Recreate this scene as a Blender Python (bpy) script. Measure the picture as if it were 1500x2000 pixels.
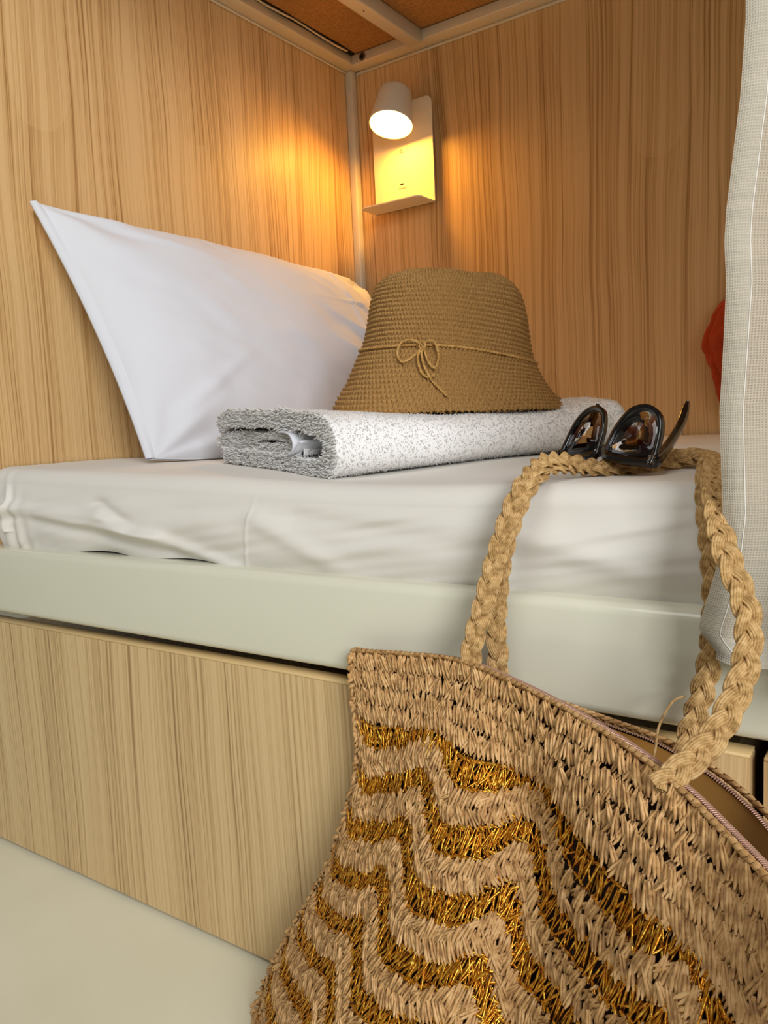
import bpy, bmesh, math, random
import numpy as np
from mathutils import Vector, Matrix

scene = bpy.context.scene
for o in list(bpy.data.objects):
    bpy.data.objects.remove(o, do_unlink=True)
COL = scene.collection
rng = np.random.default_rng(7)
random.seed(7)
H = 0.538            # height of the mattress reference plane above the floor (metres)
PI = math.pi

# ------------------------------------------------------------------ camera
cam_d = bpy.data.cameras.new('camera')
cam_d.sensor_fit = 'HORIZONTAL'
cam_d.sensor_width = 36.0
cam_d.lens = 36.0 * 1560.0 / 1500.0
cam_d.clip_start = 0.02
cam = bpy.data.objects.new('camera', cam_d)
COL.objects.link(cam)
_R = np.array([[0.82160, 0.021909, -0.569643], [0.568067, -0.115026, 0.814904], [-0.04767, -0.993121, -0.106951]])
_M = Matrix(((_R[0, 0], -_R[0, 1], -_R[0, 2], 1.1249),
             (_R[1, 0], -_R[1, 1], -_R[1, 2], -0.6306),
             (_R[2, 0], -_R[2, 1], -_R[2, 2], 0.0492 + H),
             (0, 0, 0, 1)))
cam.matrix_world = _M
scene.camera = cam

# ------------------------------------------------------------------ world, daylight, exposure
world = bpy.data.worlds.new('room_daylight')
scene.world = world
world.use_nodes = True
bg = world.node_tree.nodes['Background']
bg.inputs[0].default_value = (1.0, 0.985, 0.95, 1)
bg.inputs[1].default_value = 0.125

def area_light(name, loc, target, sx, sy, power, color):
    d = bpy.data.lights.new(name, 'AREA')
    d.shape = 'RECTANGLE'; d.size = sx; d.size_y = sy
    d.energy = power; d.color = color
    o = bpy.data.objects.new(name, d)
    COL.objects.link(o)
    o.location = loc
    o.rotation_euler = (Vector(target) - Vector(loc)).to_track_quat('-Z', 'Y').to_euler()
    return o
area_light('window_daylight', (3.2, -2.1, 1.66), (0.3, 0.2, 0.6), 1.3, 1.2, 92, (0.98, 0.99, 1.0))
area_light('overhead_fill', (0.9, -1.5, 2.55), (0.8, -0.6, 0.0), 1.3, 1.3, 20, (1.0, 0.985, 0.95))  # unseen overhead fill, added to brighten the floor, drawers, rail and bag

vs = scene.view_settings
vs.view_transform = 'Standard'
vs.look = 'None'
vs.exposure = 0.0
vs.gamma = 1.0
vs.use_curve_mapping = False
LAMP_STRENGTH = 94.0

# ------------------------------------------------------------------ helpers
def link(o, parent=None):
    COL.objects.link(o)
    if parent is not None:
        o.parent = parent
    return o

def wloc(parent):
    p = Vector((0, 0, 0))
    while parent is not None:
        p = p + parent.location
        parent = parent.parent
    return np.array(p)

def mesh(name, V, F, mat, parent=None, loc=None, smooth=True, uv=None, kind=None):
    """V in bed coordinates (z = 0 at mattress plane); F an (m,k) array or a list of faces."""
    V = np.asarray(V, dtype=float).reshape(-1, 3) + np.array([0, 0, H])
    if parent is not None:
        org = wloc(parent); oloc = (0, 0, 0)
    else:
        if loc is None:
            loc = (float((V[:, 0].min() + V[:, 0].max()) / 2), float((V[:, 1].min() + V[:, 1].max()) / 2), float(V[:, 2].min() - H))
        org = np.array(loc, dtype=float) + np.array([0, 0, H]); oloc = org
    V = V - org
    me = bpy.data.meshes.new(name)
    if isinstance(F, np.ndarray):
        n, k = F.shape
        me.vertices.add(len(V)); me.vertices.foreach_set('co', V.astype(np.float32).ravel())
        me.loops.add(n * k); me.loops.foreach_set('vertex_index', F.astype(np.int32).ravel())
        me.polygons.add(n)
        me.polygons.foreach_set('loop_start', np.arange(0, n * k, k, dtype=np.int32))
        me.polygons.foreach_set('loop_total', np.full(n, k, dtype=np.int32))
        me.update(calc_edges=True)
    else:
        me.from_pydata(V.tolist(), [], [list(f) for f in F])
    me.validate()
    if uv is not None:
        lay = me.uv_layers.new(name='UVMap')
        idx = np.empty(len(me.loops), dtype=np.int32); me.loops.foreach_get('vertex_index', idx)
        lay.data.foreach_set('uv', np.asarray(uv, dtype=np.float32)[idx].ravel())
    if smooth:
        me.polygons.foreach_set('use_smooth', np.ones(len(me.polygons), dtype=bool))
    me.materials.append(mat)
    o = bpy.data.objects.new(name, me)
    o.location = oloc
    link(o, parent)
    if kind: o['kind'] = kind
    return o

def empty(name, loc, label, cat, group=None):
    o = bpy.data.objects.new(name, None)
    o.empty_display_size = 0.05
    o.location = (loc[0], loc[1], loc[2] + H)
    link(o)
    tag(o, label, cat, group)
    return o

def tag(o, label, cat, group=None):
    o['label'] = label; o['category'] = cat
    if group: o['group'] = group
    return o

def structure(o):
    o['kind'] = 'structure'
    return o

def box(name, lo, hi, mat, parent=None, bevel=0.0, seg=2, loc=None):
    bm = bmesh.new()
    bmesh.ops.create_cube(bm, size=1.0)
    lo = Vector(lo); hi = Vector(hi)
    for v in bm.verts:
        v.co = Vector(((v.co.x + .5) * (hi.x - lo.x) + lo.x, (v.co.y + .5) * (hi.y - lo.y) + lo.y, (v.co.z + .5) * (hi.z - lo.z) + lo.z))
    if bevel > 0:
        bmesh.ops.bevel(bm, geom=list(bm.edges), offset=bevel, segments=seg, profile=0.5, affect='EDGES')
    bm.normal_update()
    V = [tuple(v.co) for v in bm.verts]
    bm.verts.index_update()
    F = [[v.index for v in f.verts] for f in bm.faces]
    bm.free()
    o = mesh(name, V, F, mat, parent, loc, smooth=bevel > 0)
    return o

def grid_faces(nu, nv, cu=False, cv=False, off=0):
    a = np.arange(nu if cu else nu - 1); b = np.arange(nv if cv else nv - 1)
    A, B = np.meshgrid(a, b, indexing='ij')
    A1 = (A + 1) % nu; B1 = (B + 1) % nv
    return np.stack([A * nv + B, A1 * nv + B, A1 * nv + B1, A * nv + B1], -1).reshape(-1, 4) + off

def catmull(P, n, closed=False):
    """uniform-ish resample of a smooth curve through control points P to n samples"""
    P = np.asarray(P, dtype=float)
    if closed:
        Q = np.concatenate([P[-1:], P, P[:2]])
    else:
        Q = np.concatenate([2 * P[:1] - P[1:2], P, 2 * P[-1:] - P[-2:-1]])
    out = []
    m = len(Q) - 3
    for i in range(m):
        p0, p1, p2, p3 = Q[i:i + 4]
        t = np.linspace(0, 1, 24, endpoint=False)[:, None]
        out.append(0.5 * ((2 * p1) + (-p0 + p2) * t + (2 * p0 - 5 * p1 + 4 * p2 - p3) * t ** 2 + (-p0 + 3 * p1 - 3 * p2 + p3) * t ** 3))
    out = np.concatenate(out + ([Q[1:2]] if closed else [Q[-2:-1]]))
    d = np.concatenate([[0], np.cumsum(np.linalg.norm(np.diff(out, axis=0), axis=1))])
    s = np.linspace(0, d[-1], n + 1 if closed else n)
    r = np.stack([np.interp(s, d, out[:, k]) for k in range(out.shape[1])], -1)
    return r[:-1] if closed else r

def frames(P, up0=(0, 0, 1)):
    T = np.gradient(P, axis=0); T /= np.linalg.norm(T, axis=1)[:, None] + 1e-12
    N = np.zeros_like(P)
    u = np.array(up0, float); u -= u.dot(T[0]) * T[0]
    if np.linalg.norm(u) < 1e-3: u = np.array([1., 0, 0]) - T[0][0] * T[0]
    N[0] = u / np.linalg.norm(u)
    for i in range(1, len(P)):
        n = N[i - 1] - N[i - 1].dot(T[i]) * T[i]
        N[i] = n / (np.linalg.norm(n) + 1e-12)
    return T, N, np.cross(T, N)

def tube(P, r, sides=6, cap=True):
    P = np.asarray(P, float); n = len(P)
    r = np.broadcast_to(np.asarray(r, float), (n,))
    T, N, B = frames(P)
    a = np.arange(sides) * 2 * PI / sides
    V = P[:, None] + r[:, None, None] * (np.cos(a)[None, :, None] * N[:, None] + np.sin(a)[None, :, None] * B[:, None])
    F = grid_faces(n, sides, cv=True)
    V = V.reshape(-1, 3)
    if cap:
        V = np.concatenate([V, P[:1], P[-1:]])
        i0 = n * sides; i1 = i0 + 1
        k = np.arange(sides); k1 = (k + 1) % sides
        # degenerate-free quads are not possible for caps; use triangles as quads via list later
        caps = [(i0, int(b), int(a_)) for a_, b in zip(k, k1)] + [(i1, int((n - 1) * sides + a_), int((n - 1) * sides + b)) for a_, b in zip(k, k1)]
        return V, [tuple(int(x) for x in f) for f in F] + caps
    return V, F

def merge(parts):
    Vs, Fs, off = [], [], 0
    allarr = all(isinstance(f, np.ndarray) for _, f in parts)
    for V, F in parts:
        V = np.asarray(V).reshape(-1, 3)
        Vs.append(V)
        if allarr: Fs.append(F + off)
        else: Fs.extend([tuple(int(x) + off for x in f) for f in F])
        off += len(V)
    return np.concatenate(Vs), (np.concatenate(Fs) if allarr else Fs)

def instance(bV, bF, O, X, Y, Z):
    """copies of a base mesh in the frames (O; X, Y, Z)"""
    V = O[:, None] + bV[None, :, 0:1] * X[:, None] + bV[None, :, 1:2] * Y[:, None] + bV[None, :, 2:3] * Z[:, None]
    n, m = len(O), len(bV)
    F = bF[None] + (np.arange(n) * m)[:, None, None]
    return V.reshape(-1, 3), F.reshape(-1, bF.shape[1])

def norm(a):
    return a / (np.linalg.norm(a, axis=-1, keepdims=True) + 1e-12)

def vnoise(x, y, seed=0):
    """smooth value noise in -1..1"""
    r = np.random.default_rng(seed).uniform(-1, 1, (64, 64))
    xi = np.floor(x).astype(int); yi = np.floor(y).astype(int)
    fx = x - xi; fy = y - yi
    fx = fx * fx * (3 - 2 * fx); fy = fy * fy * (3 - 2 * fy)
    g = lambda a, b: r[a % 64, b % 64]
    return (g(xi, yi) * (1 - fx) + g(xi + 1, yi) * fx) * (1 - fy) + (g(xi, yi + 1) * (1 - fx) + g(xi + 1, yi + 1) * fx) * fy

def ridge(x, w):
    return np.exp(-(x / w) ** 2)

# ------------------------------------------------------------------ materials
def srgb(r, g, b):
    f = lambda c: (c / 255 / 12.92) if c / 255 <= 0.04045 else ((c / 255 + 0.055) / 1.055) ** 2.4
    return (f(r), f(g), f(b), 1)

class NT:
    def __init__(s, name):
        s.m = bpy.data.materials.new(name); s.m.use_nodes = True
        s.t = s.m.node_tree; s.n = s.t.nodes; s.b = s.n['Principled BSDF']
    def node(s, typ, **kw):
        x = s.n.new(typ)
        for k, v in kw.items():
            if k.startswith('_'): setattr(x, k[1:], v)
            else: x.inputs[k].default_value = v
        return x
    def lk(s, a, b): s.t.links.new(a, b)
    def math(s, op, a, b=None):
        x = s.n.new('ShaderNodeMath'); x.operation = op
        for i, v in enumerate((a, b)):
            if v is None: continue
            if isinstance(v, (int, float)): x.inputs[i].default_value = v
            else: s.lk(v, x.inputs[i])
        return x.outputs[0]
    def ramp(s, fac, stops):
        x = s.n.new('ShaderNodeValToRGB'); e = x.color_ramp.elements
        while len(e) > 1: e.remove(e[-1])
        e[0].position = stops[0][0]; e[0].color = stops[0][1]
        for p, c in stops[1:]:
            k = e.new(p); k.color = c
        s.lk(fac, x.inputs[0]); return x.outputs[0]
    def mix(s, fac, a, b, mode='MIX'):
        x = s.n.new('ShaderNodeMix'); x.data_type = 'RGBA'; x.blend_type = mode
        for i, v in ((0, fac), (6, a), (7, b)):
            if isinstance(v, (int, float, tuple)): x.inputs[i].default_value = v
            else: s.lk(v, x.inputs[i])
        return x.outputs[2]
    def bump(s, h, strength=0.3, dist=0.001):
        x = s.node('ShaderNodeBump', Strength=strength, Distance=dist)
        s.lk(h, x.inputs['Height']); s.lk(x.outputs[0], s.b.inputs['Normal']); return x
    def coords(s, scale=(1, 1, 1), which='Object'):
        tc = s.n.new('ShaderNodeTexCoord'); mp = s.node('ShaderNodeMapping', Scale=scale)
        s.lk(tc.outputs[which], mp.inputs[0]); return mp.outputs[0]
    def noise(s, vec, scale, detail=2.0, rough=0.5):
        x = s.node('ShaderNodeTexNoise', Scale=scale, Detail=detail, Roughness=rough)
        s.lk(vec, x.inputs['Vector']); return x.outputs[0]

def plain(name, col, rough=0.5, metal=0.0, spec=0.5):
    m = NT(name)
    m.b.inputs['Base Color'].default_value = col
    m.b.inputs['Roughness'].default_value = rough
    m.b.inputs['Metallic'].default_value = metal
    m.b.inputs['Specular IOR Level'].default_value = spec
    v = m.noise(m.coords(), 4.0, 2.0)
    m.lk(m.ramp(v, [(0.3, tuple(c * 0.975 for c in col[:3]) + (1,)), (0.7, col)]), m.b.inputs['Base Color'])
    return m.m

def wood(name, light, mid, dark, offs=0.0):
    m = NT(name)
    tc = m.n.new('ShaderNodeTexCoord'); sx = m.n.new('ShaderNodeSeparateXYZ')
    m.lk(tc.outputs['Object'], sx.inputs[0])
    a = m.math('ADD', m.math('ADD', sx.outputs[0], sx.outputs[1]), offs)
    z = sx.outputs[2]
    def vec(p, q):
        c = m.n.new('ShaderNodeCombineXYZ'); m.lk(p, c.inputs[0]); m.lk(q, c.inputs[1]); return c.outputs[0]
    # slow drift of the grain
    warp = m.noise(vec(m.math('MULTIPLY', a, 3.2), m.math('MULTIPLY', z, 1.5)), 1.0, 2.0)
    aw = m.math('ADD', a, m.math('MULTIPLY', m.math('SUBTRACT', warp, 0.5), 0.045))
    # growth-ring contours
    rings = m.noise(vec(m.math('MULTIPLY', aw, 3.0), m.math('MULTIPLY', z, 0.16)), 1.0, 0.0)
    band = m.math('FRACT', m.math('MULTIPLY', rings, 18.0))
    lines = m.noise(vec(m.math('MULTIPLY', aw, 235.0), m.math('MULTIPLY', z, 0.8)), 1.0, 2.0, 0.55)
    pores = m.noise(vec(m.math('MULTIPLY', aw, 430.0), m.math('MULTIPLY', z, 3.0)), 1.0, 1.0)
    broad = m.noise(vec(m.math('MULTIPLY', aw, 16.0), m.math('MULTIPLY', z, 0.3)), 1.0, 2.0)
    t = m.math('ADD', m.math('MULTIPLY', lines, 0.68), m.math('MULTIPLY', broad, 0.34))
    t = m.math('SUBTRACT', t, m.math('MULTIPLY', m.math('POWER', band, 4.0), 0.035))
    t = m.math('ADD', t, m.math('MULTIPLY', m.math('SUBTRACT', pores, 0.5), 0.28))
    c = m.ramp(t, [(0.34, dark), (0.46, mid), (0.58, light), (0.8, light)])
    m.lk(c, m.b.inputs['Base Color'])
    m.b.inputs['Roughness'].default_value = 0.42
    m.b.inputs['Specular IOR Level'].default_value = 0.35
    m.bump(t, 0.25, 0.0006)
    return m.m

def fabric(name, col, rough=0.9, weave=900.0, strength=0.15, var=0.93):
    m = NT(name)
    co = m.coords()
    n1 = m.noise(co, 9.0, 3.0); n2 = m.noise(co, weave, 2.0)
    c = m.ramp(n1, [(0.3, tuple(x * var for x in col[:3]) + (1,)), (0.7, col)])
    m.lk(c, m.b.inputs['Base Color'])
    m.b.inputs['Roughness'].default_value = rough
    m.b.inputs['Specular IOR Level'].default_value = 0.2
    m.b.inputs['Sheen Weight'].default_value = 0.12
    m.bump(n2, strength, 0.0006)
    return m.m

def fibre(name, c1, c2, c3, scale=60.0, rough=0.6, spec=0.4, metal=0.0):
    m = NT(name)
    co = m.coords()
    n1 = m.noise(co, scale, 3.0); n2 = m.noise(co, 1400.0, 2.0)
    m.lk(m.ramp(n1, [(0.32, c1), (0.5, c2), (0.68, c3)]), m.b.inputs['Base Color'])
    m.b.inputs['Roughness'].default_value = rough
    m.b.inputs['Specular IOR Level'].default_value = spec
    m.b.inputs['Metallic'].default_value = metal
    m.bump(n2, 0.3, 0.0005)
    return m.m

M_WOOD = wood('pale_ash_laminate', srgb(220, 184, 132), srgb(205, 166, 112), srgb(166, 124, 76))
M_WOOD_D = wood('ash_drawer_laminate', srgb(214, 186, 138), srgb(198, 167, 119), srgb(154, 123, 82), 3.7)
M_EDGE = plain('ash_edge_band', srgb(216, 186, 132), 0.45)
M_METAL = plain('white_painted_steel', srgb(220, 218, 198), 0.16)
M_FRAME = plain('cream_painted_steel', srgb(214, 204, 180), 0.4)
M_BOARD = fibre('brown_hardboard', srgb(150, 108, 58), srgb(164, 120, 68), srgb(178, 134, 82), 220.0, 0.8, 0.2)
M_DARK = plain('dark_cavity', srgb(22, 18, 14), 0.9)
M_SHEET = fabric('white_cotton_sheet', srgb(222, 218, 210), 0.9, 1300.0, 0.10, 0.97)
M_PILLOW = fabric('white_pillow_cotton', srgb(216, 218, 225), 0.85, 1300.0, 0.06, 0.98)
M_TOWEL = fabric('white_terry', srgb(244, 243, 243), 0.95, 500.0, 0.3, 0.96)
def terry_mat():
    m = NT('terry_loops'); out = m.n['Material Output']
    tl = m.n.new('ShaderNodeBsdfTranslucent'); tl.inputs[0].default_value = srgb(248, 246, 242)
    v = m.noise(m.coords(), 300.0, 2.0)
    m.lk(m.ramp(v, [(0.3, srgb(240, 239, 238)), (0.7, srgb(248, 248, 248))]), m.b.inputs['Base Color'])
    m.b.inputs['Roughness'].default_value = 0.95
    mx = m.n.new('ShaderNodeMixShader'); mx.inputs[0].default_value = 0.45
    m.lk(m.b.outputs[0], mx.inputs[1]); m.lk(tl.outputs[0], mx.inputs[2]); m.lk(mx.outputs[0], out.inputs[0])
    return m.m
M_TERRY = terry_mat()
M_LAMP = plain('warm_white_lamp_enamel', srgb(228, 218, 196), 0.4)
M_STRAW_HAT = fibre('raffia', srgb(136, 100, 54), srgb(160, 121, 68), srgb(180, 140, 84), 700.0, 0.7, 0.25)
M_CORD = fibre('raffia_cord', srgb(168, 124, 64), srgb(190, 148, 84), srgb(208, 168, 104), 200.0, 0.7, 0.25)
M_BLACK = plain('gloss_black_acetate', (0.006, 0.005, 0.005, 1), 0.08, 0.0, 0.6)
M_SILVER = plain('silver_metal', srgb(215, 215, 215), 0.25, 1.0)
M_STRAW = fibre('paper_straw_yarn', srgb(158, 116, 70), srgb(196, 153, 98), srgb(218, 178, 124), 160.0, 0.55, 0.4)
M_GOLD = fibre('gold_lurex_yarn', srgb(168, 100, 22), srgb(214, 146, 38), srgb(248, 202, 84), 300.0, 0.24, 0.5, 0.75)
M_ROPE = fibre('jute_yarn', srgb(150, 116, 68), srgb(186, 150, 98), srgb(206, 172, 120), 240.0, 0.7, 0.25)
M_LINING = fabric('ochre_bag_lining', srgb(176, 126, 58), 0.6, 700.0, 0.1, 0.85)
M_GAP_SHADE = fabric('stitch_gap_shade', srgb(46, 25, 9), 0.9, 700.0, 0.2, 0.8)  # dark brown stands in for the shade between the stitches
M_TAPE = fabric('mauve_brown_zip_tape', srgb(120, 82, 66), 0.8, 900.0, 0.2, 0.9)
M_ZIP = plain('copper_brown_zip_teeth', srgb(178, 138, 118), 0.35, 0.3)
M_RUST = fabric('rust_red_cloth', srgb(176, 62, 18), 0.8, 600.0, 0.25, 0.8)
M_PLASTER = plain('white_plaster', srgb(228, 226, 216), 0.9)

def floor_mat():
    m = NT('pale_microcement')
    co = m.coords()
    n1 = m.noise(co, 3.0, 5.0, 0.6); n2 = m.noise(co, 90.0, 3.0)
    m.lk(m.ramp(n1, [(0.3, srgb(222, 218, 192)), (0.7, srgb(234, 231, 208))]), m.b.inputs['Base Color'])
    m.b.inputs['Roughness'].default_value = 0.38
    m.bump(n2, 0.06, 0.001)
    return m.m
M_FLOOR = floor_mat()

def lens_mat():
    m = NT('brown_gradient_lens')
    out = m.n['Material Output']
    uvn = m.n.new('ShaderNodeUVMap'); s = m.n.new('ShaderNodeSeparateXYZ'); m.lk(uvn.outputs[0], s.inputs[0])
    col = m.ramp(s.outputs[1], [(0.0, srgb(14, 5, 3)), (0.3, srgb(40, 18, 10)), (0.65, srgb(120, 76, 48)), (1.0, srgb(196, 162, 124))])
    tr = m.n.new('ShaderNodeBsdfTransparent'); m.lk(col, tr.inputs[0])
    gl = m.node('ShaderNodeBsdfGlossy', Roughness=0.03)
    mx = m.n.new('ShaderNodeMixShader'); fr = m.node('ShaderNodeFresnel', IOR=1.5)
    m.lk(fr.outputs[0], mx.inputs[0]); m.lk(tr.outputs[0], mx.inputs[1]); m.lk(gl.outputs[0], mx.inputs[2])
    m.lk(mx.outputs[0], out.inputs[0])
    return m.m
M_LENS = lens_mat()

def linen_mat(name, opac, col):
    m = NT(name)
    out = m.n['Material Output']
    uvn = m.n.new('ShaderNodeUVMap'); s = m.n.new('ShaderNodeSeparateXYZ'); m.lk(uvn.outputs[0], s.inputs[0])
    wob = m.noise(m.coords((1, 1, 1)), 120.0, 2.0)
    def thread(c, freq):
        x = m.math('ADD', m.math('MULTIPLY', c, freq), m.math('MULTIPLY', wob, 3.5))
        return m.math('MULTIPLY', m.math('ADD', m.math('SINE', x), 1.0), 0.5)
    f = 2 * PI / 0.0017
    warp_t = thread(s.outputs[0], f); weft_t = thread(s.outputs[1], f)
    cover = m.math('MAXIMUM', warp_t, weft_t)
    slub = m.noise(m.coords((30, 30, 420)), 1.0, 2.0)
    c = m.ramp(slub, [(0.35, tuple(v * 0.9 for v in col[:3]) + (1,)), (0.65, col)])
    df = m.n.new('ShaderNodeBsdfDiffuse'); tl = m.n.new('ShaderNodeBsdfTranslucent')
    m.lk(c, df.inputs[0]); m.lk(c, tl.inputs[0])
    bp = m.node('ShaderNodeBump', Strength=0.6, Distance=0.0006); m.lk(cover, bp.inputs['Height'])
    m.lk(bp.outputs[0], df.inputs['Normal'])
    mx = m.n.new('ShaderNodeMixShader'); mx.inputs[0].default_value = 0.4
    m.lk(df.outputs[0], mx.inputs[1]); m.lk(tl.outputs[0], mx.inputs[2])
    tp = m.n.new('ShaderNodeBsdfTransparent')
    m2 = m.n.new('ShaderNodeMixShader')
    al = m.ramp(cover, [(0.30, (opac, opac, opac, 1)), (0.62, (1, 1, 1, 1))])
    m.lk(al, m2.inputs[0]); m.lk(tp.outputs[0], m2.inputs[1]); m.lk(mx.outputs[0], m2.inputs[2])
    m.lk(m2.outputs[0], out.inputs[0])
    return m.m
M_LINEN = linen_mat('sheer_linen', 0.62, srgb(216, 209, 193))
M_HEM = linen_mat('linen_hem', 0.9, srgb(222, 216, 201))

def emit_mat(name, col, strength):
    m = NT(name)
    out = m.n['Material Output']
    e = m.n.new('ShaderNodeEmission'); e.inputs[0].default_value = col; e.inputs[1].default_value = strength
    m.lk(e.outputs[0], out.inputs[0])
    return m.m
M_EMIT = emit_mat('lit_lamp_diffuser', (1.0, 0.46, 0.055, 1), LAMP_STRENGTH)

# ------------------------------------------------------------------ the setting
VB = 0.925          # back panel plane
UE = 2.0            # foot end of the bunk
structure(box('floor', (-2.5, -3.2, -H - 0.05), (3.6, 1.2, -H), M_FLOOR))
structure(box('wall_left', (-0.022, -0.03, -0.14), (0.0, VB + 0.02, 0.93), M_WOOD))
structure(box('wall_back', (0.0, VB, -0.14), (UE, VB + 0.02, 0.93), M_WOOD))
structure(box('wall_room', (-2.5, VB + 0.05, -H), (3.6, VB + 0.15, 2.1), M_PLASTER))

# ------------------------------------------------------------------ bunk bed frame
bunk = empty('bunk_bed', (0.0, -0.02, -H), 'white steel bunk bed frame around the mattress, with cream rails under the upper bunk', 'bunk bed')
box('side_rail', (-0.9, -0.042, -0.185), (UE + 0.1, 0.0, -0.094), M_METAL, bunk, 0.009, 4)
box('corner_post', (0.0005, VB - 0.0205, -0.14), (0.0195, VB - 0.0005, 0.848), M_FRAME, bunk, 0.003, 2)
box('upper_end_rail', (0.0005, -0.03, 0.848), (0.036, VB - 0.0005, 0.867), M_FRAME, bunk, 0.002, 2)
box('upper_back_rail', (0.036, VB - 0.04, 0.846), (UE, VB - 0.0005, 0.867), M_FRAME, bunk, 0.002, 2)
box('rail_lip', (0.0005, -0.03, 0.843), (0.005, VB - 0.021, 0.848), M_FRAME, bunk, 0.0015, 2)
box('rail_lip', (0.021, VB - 0.005, 0.840), (UE, VB - 0.0005, 0.846), M_FRAME, bunk, 0.0015, 2)
box('upper_front_rail', (-0.02, -0.042, 0.84), (UE + 0.05, 0.0, 0.93), M_METAL, bunk, 0.008, 3)
for u0 in (0.187, 0.78, 1.38):
    b = box('cross_bar', (u0, 0.0, 0.838), (u0 + 0.032, VB - 0.04, 0.868), M_FRAME, bunk, 0.003, 2)
    if u0 < 0.3:
        V, F = tube([(u0 + 0.0165, 0.70, 0.8385), (u0 + 0.0165, 0.70, 0.8375)], 0.0016, 10)
        mesh('screw_hole', V, F, M_DARK, b)
box('upper_base_board', (0.048, 0.0, 0.868), (0.2025, VB - 0.028, 0.878), M_BOARD, bunk)
box('upper_base_board', (0.2035, 0.0, 0.868), (0.795, VB - 0.028, 0.878), M_BOARD, bunk)
box('upper_base_board', (0.797, 0.0, 0.868), (UE, VB - 0.028, 0.878), M_BOARD, bunk)
box('bed_base', (0.0, 0.002, -0.165), (UE, VB - 0.002, -0.1365), M_BOARD, bunk)
box('upper_bunk_deck', (-0.02, -0.03, 0.93), (UE, VB, 0.95), M_DARK, bunk)
# bolt in the back rail beside the corner
a = np.linspace(0, 2 * PI, 25)[:-1]
def disc(c, ax, r, d, n=24, dome=0.0):
    c = np.array(c, float); ax = np.array(ax, float) / np.linalg.norm(ax)
    x = np.cross(ax, (0, 0, 1) if abs(ax[2]) < .9 else (1, 0, 0)); x /= np.linalg.norm(x); y = np.cross(ax, x)
    an = np.arange(n) * 2 * PI / n
    ring = np.cos(an)[:, None] * x + np.sin(an)[:, None] * y
    rings = [c + ring * r, c + ax * d * 0.8 + ring * r, c + ax * d + ring * r * 0.88, c + ax * (d + dome * .7) + ring * r * 0.5]
    V = np.concatenate(rings + [[c + ax * (d + dome)]])
    F = [tuple(f) for f in grid_faces(4, n, cv=True)] + [(3 * n + i, 3 * n + (i + 1) % n, 4 * n) for i in range(n)]
    return V, F
V, F = disc((0.066, VB - 0.04, 0.8565), (0, -1, 0), 0.0085, 0.002)
bolt = mesh('bolt_head', V, F, plain('dull_bolt_steel', srgb(120, 100, 78), 0.4, 0.6), bunk)
V, F = disc((0.066, VB - 0.042, 0.8565), (0, -1, 0), 0.0035, 0.0006, 6)
mesh('hex_socket', V, F, M_DARK, bolt)
# thin loose cable in the slot beside the end rail
pts = [(0.042, 0.50, 0.869), (0.040, 0.60, 0.866), (0.048, 0.655, 0.862), (0.042, 0.69, 0.868), (0.040, 0.74, 0.868), (0.047, 0.80, 0.861), (0.049, 0.845, 0.861), (0.042, 0.862, 0.868)]
V, F = tube(catmull(pts, 80), 0.0022, 8)
mesh('white_cable', V, F, M_FRAME, bunk)

# ------------------------------------------------------------------ drawers under the bed
def drawer(u0, u1, label):
    t = empty('storage_drawer', ((u0 + u1) / 2, -0.03, -H), label, 'drawer', 'drawers under the bunk')
    box('front_panel', (u0, -0.040, -H + 0.006), (u1, -0.0215, -0.1985), M_WOOD_D, t)
    box('edge_band', (u0, -0.0402, -0.1985), (u1, -0.0213, -0.1955), M_EDGE, t, 0.0006, 1)
    box('box_body', (u0 + 0.03, -0.0205, -H + 0.02), (u1 - 0.03, 0.75, -0.235), M_WOOD_D, t)
    return t
drawer(-0.13, 1.019, 'wide pale ash drawer front under the bunk, left of and behind the straw bag')
drawer(1.028, 1.98, 'pale ash drawer front past the narrow black gap, at the right edge')

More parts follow.
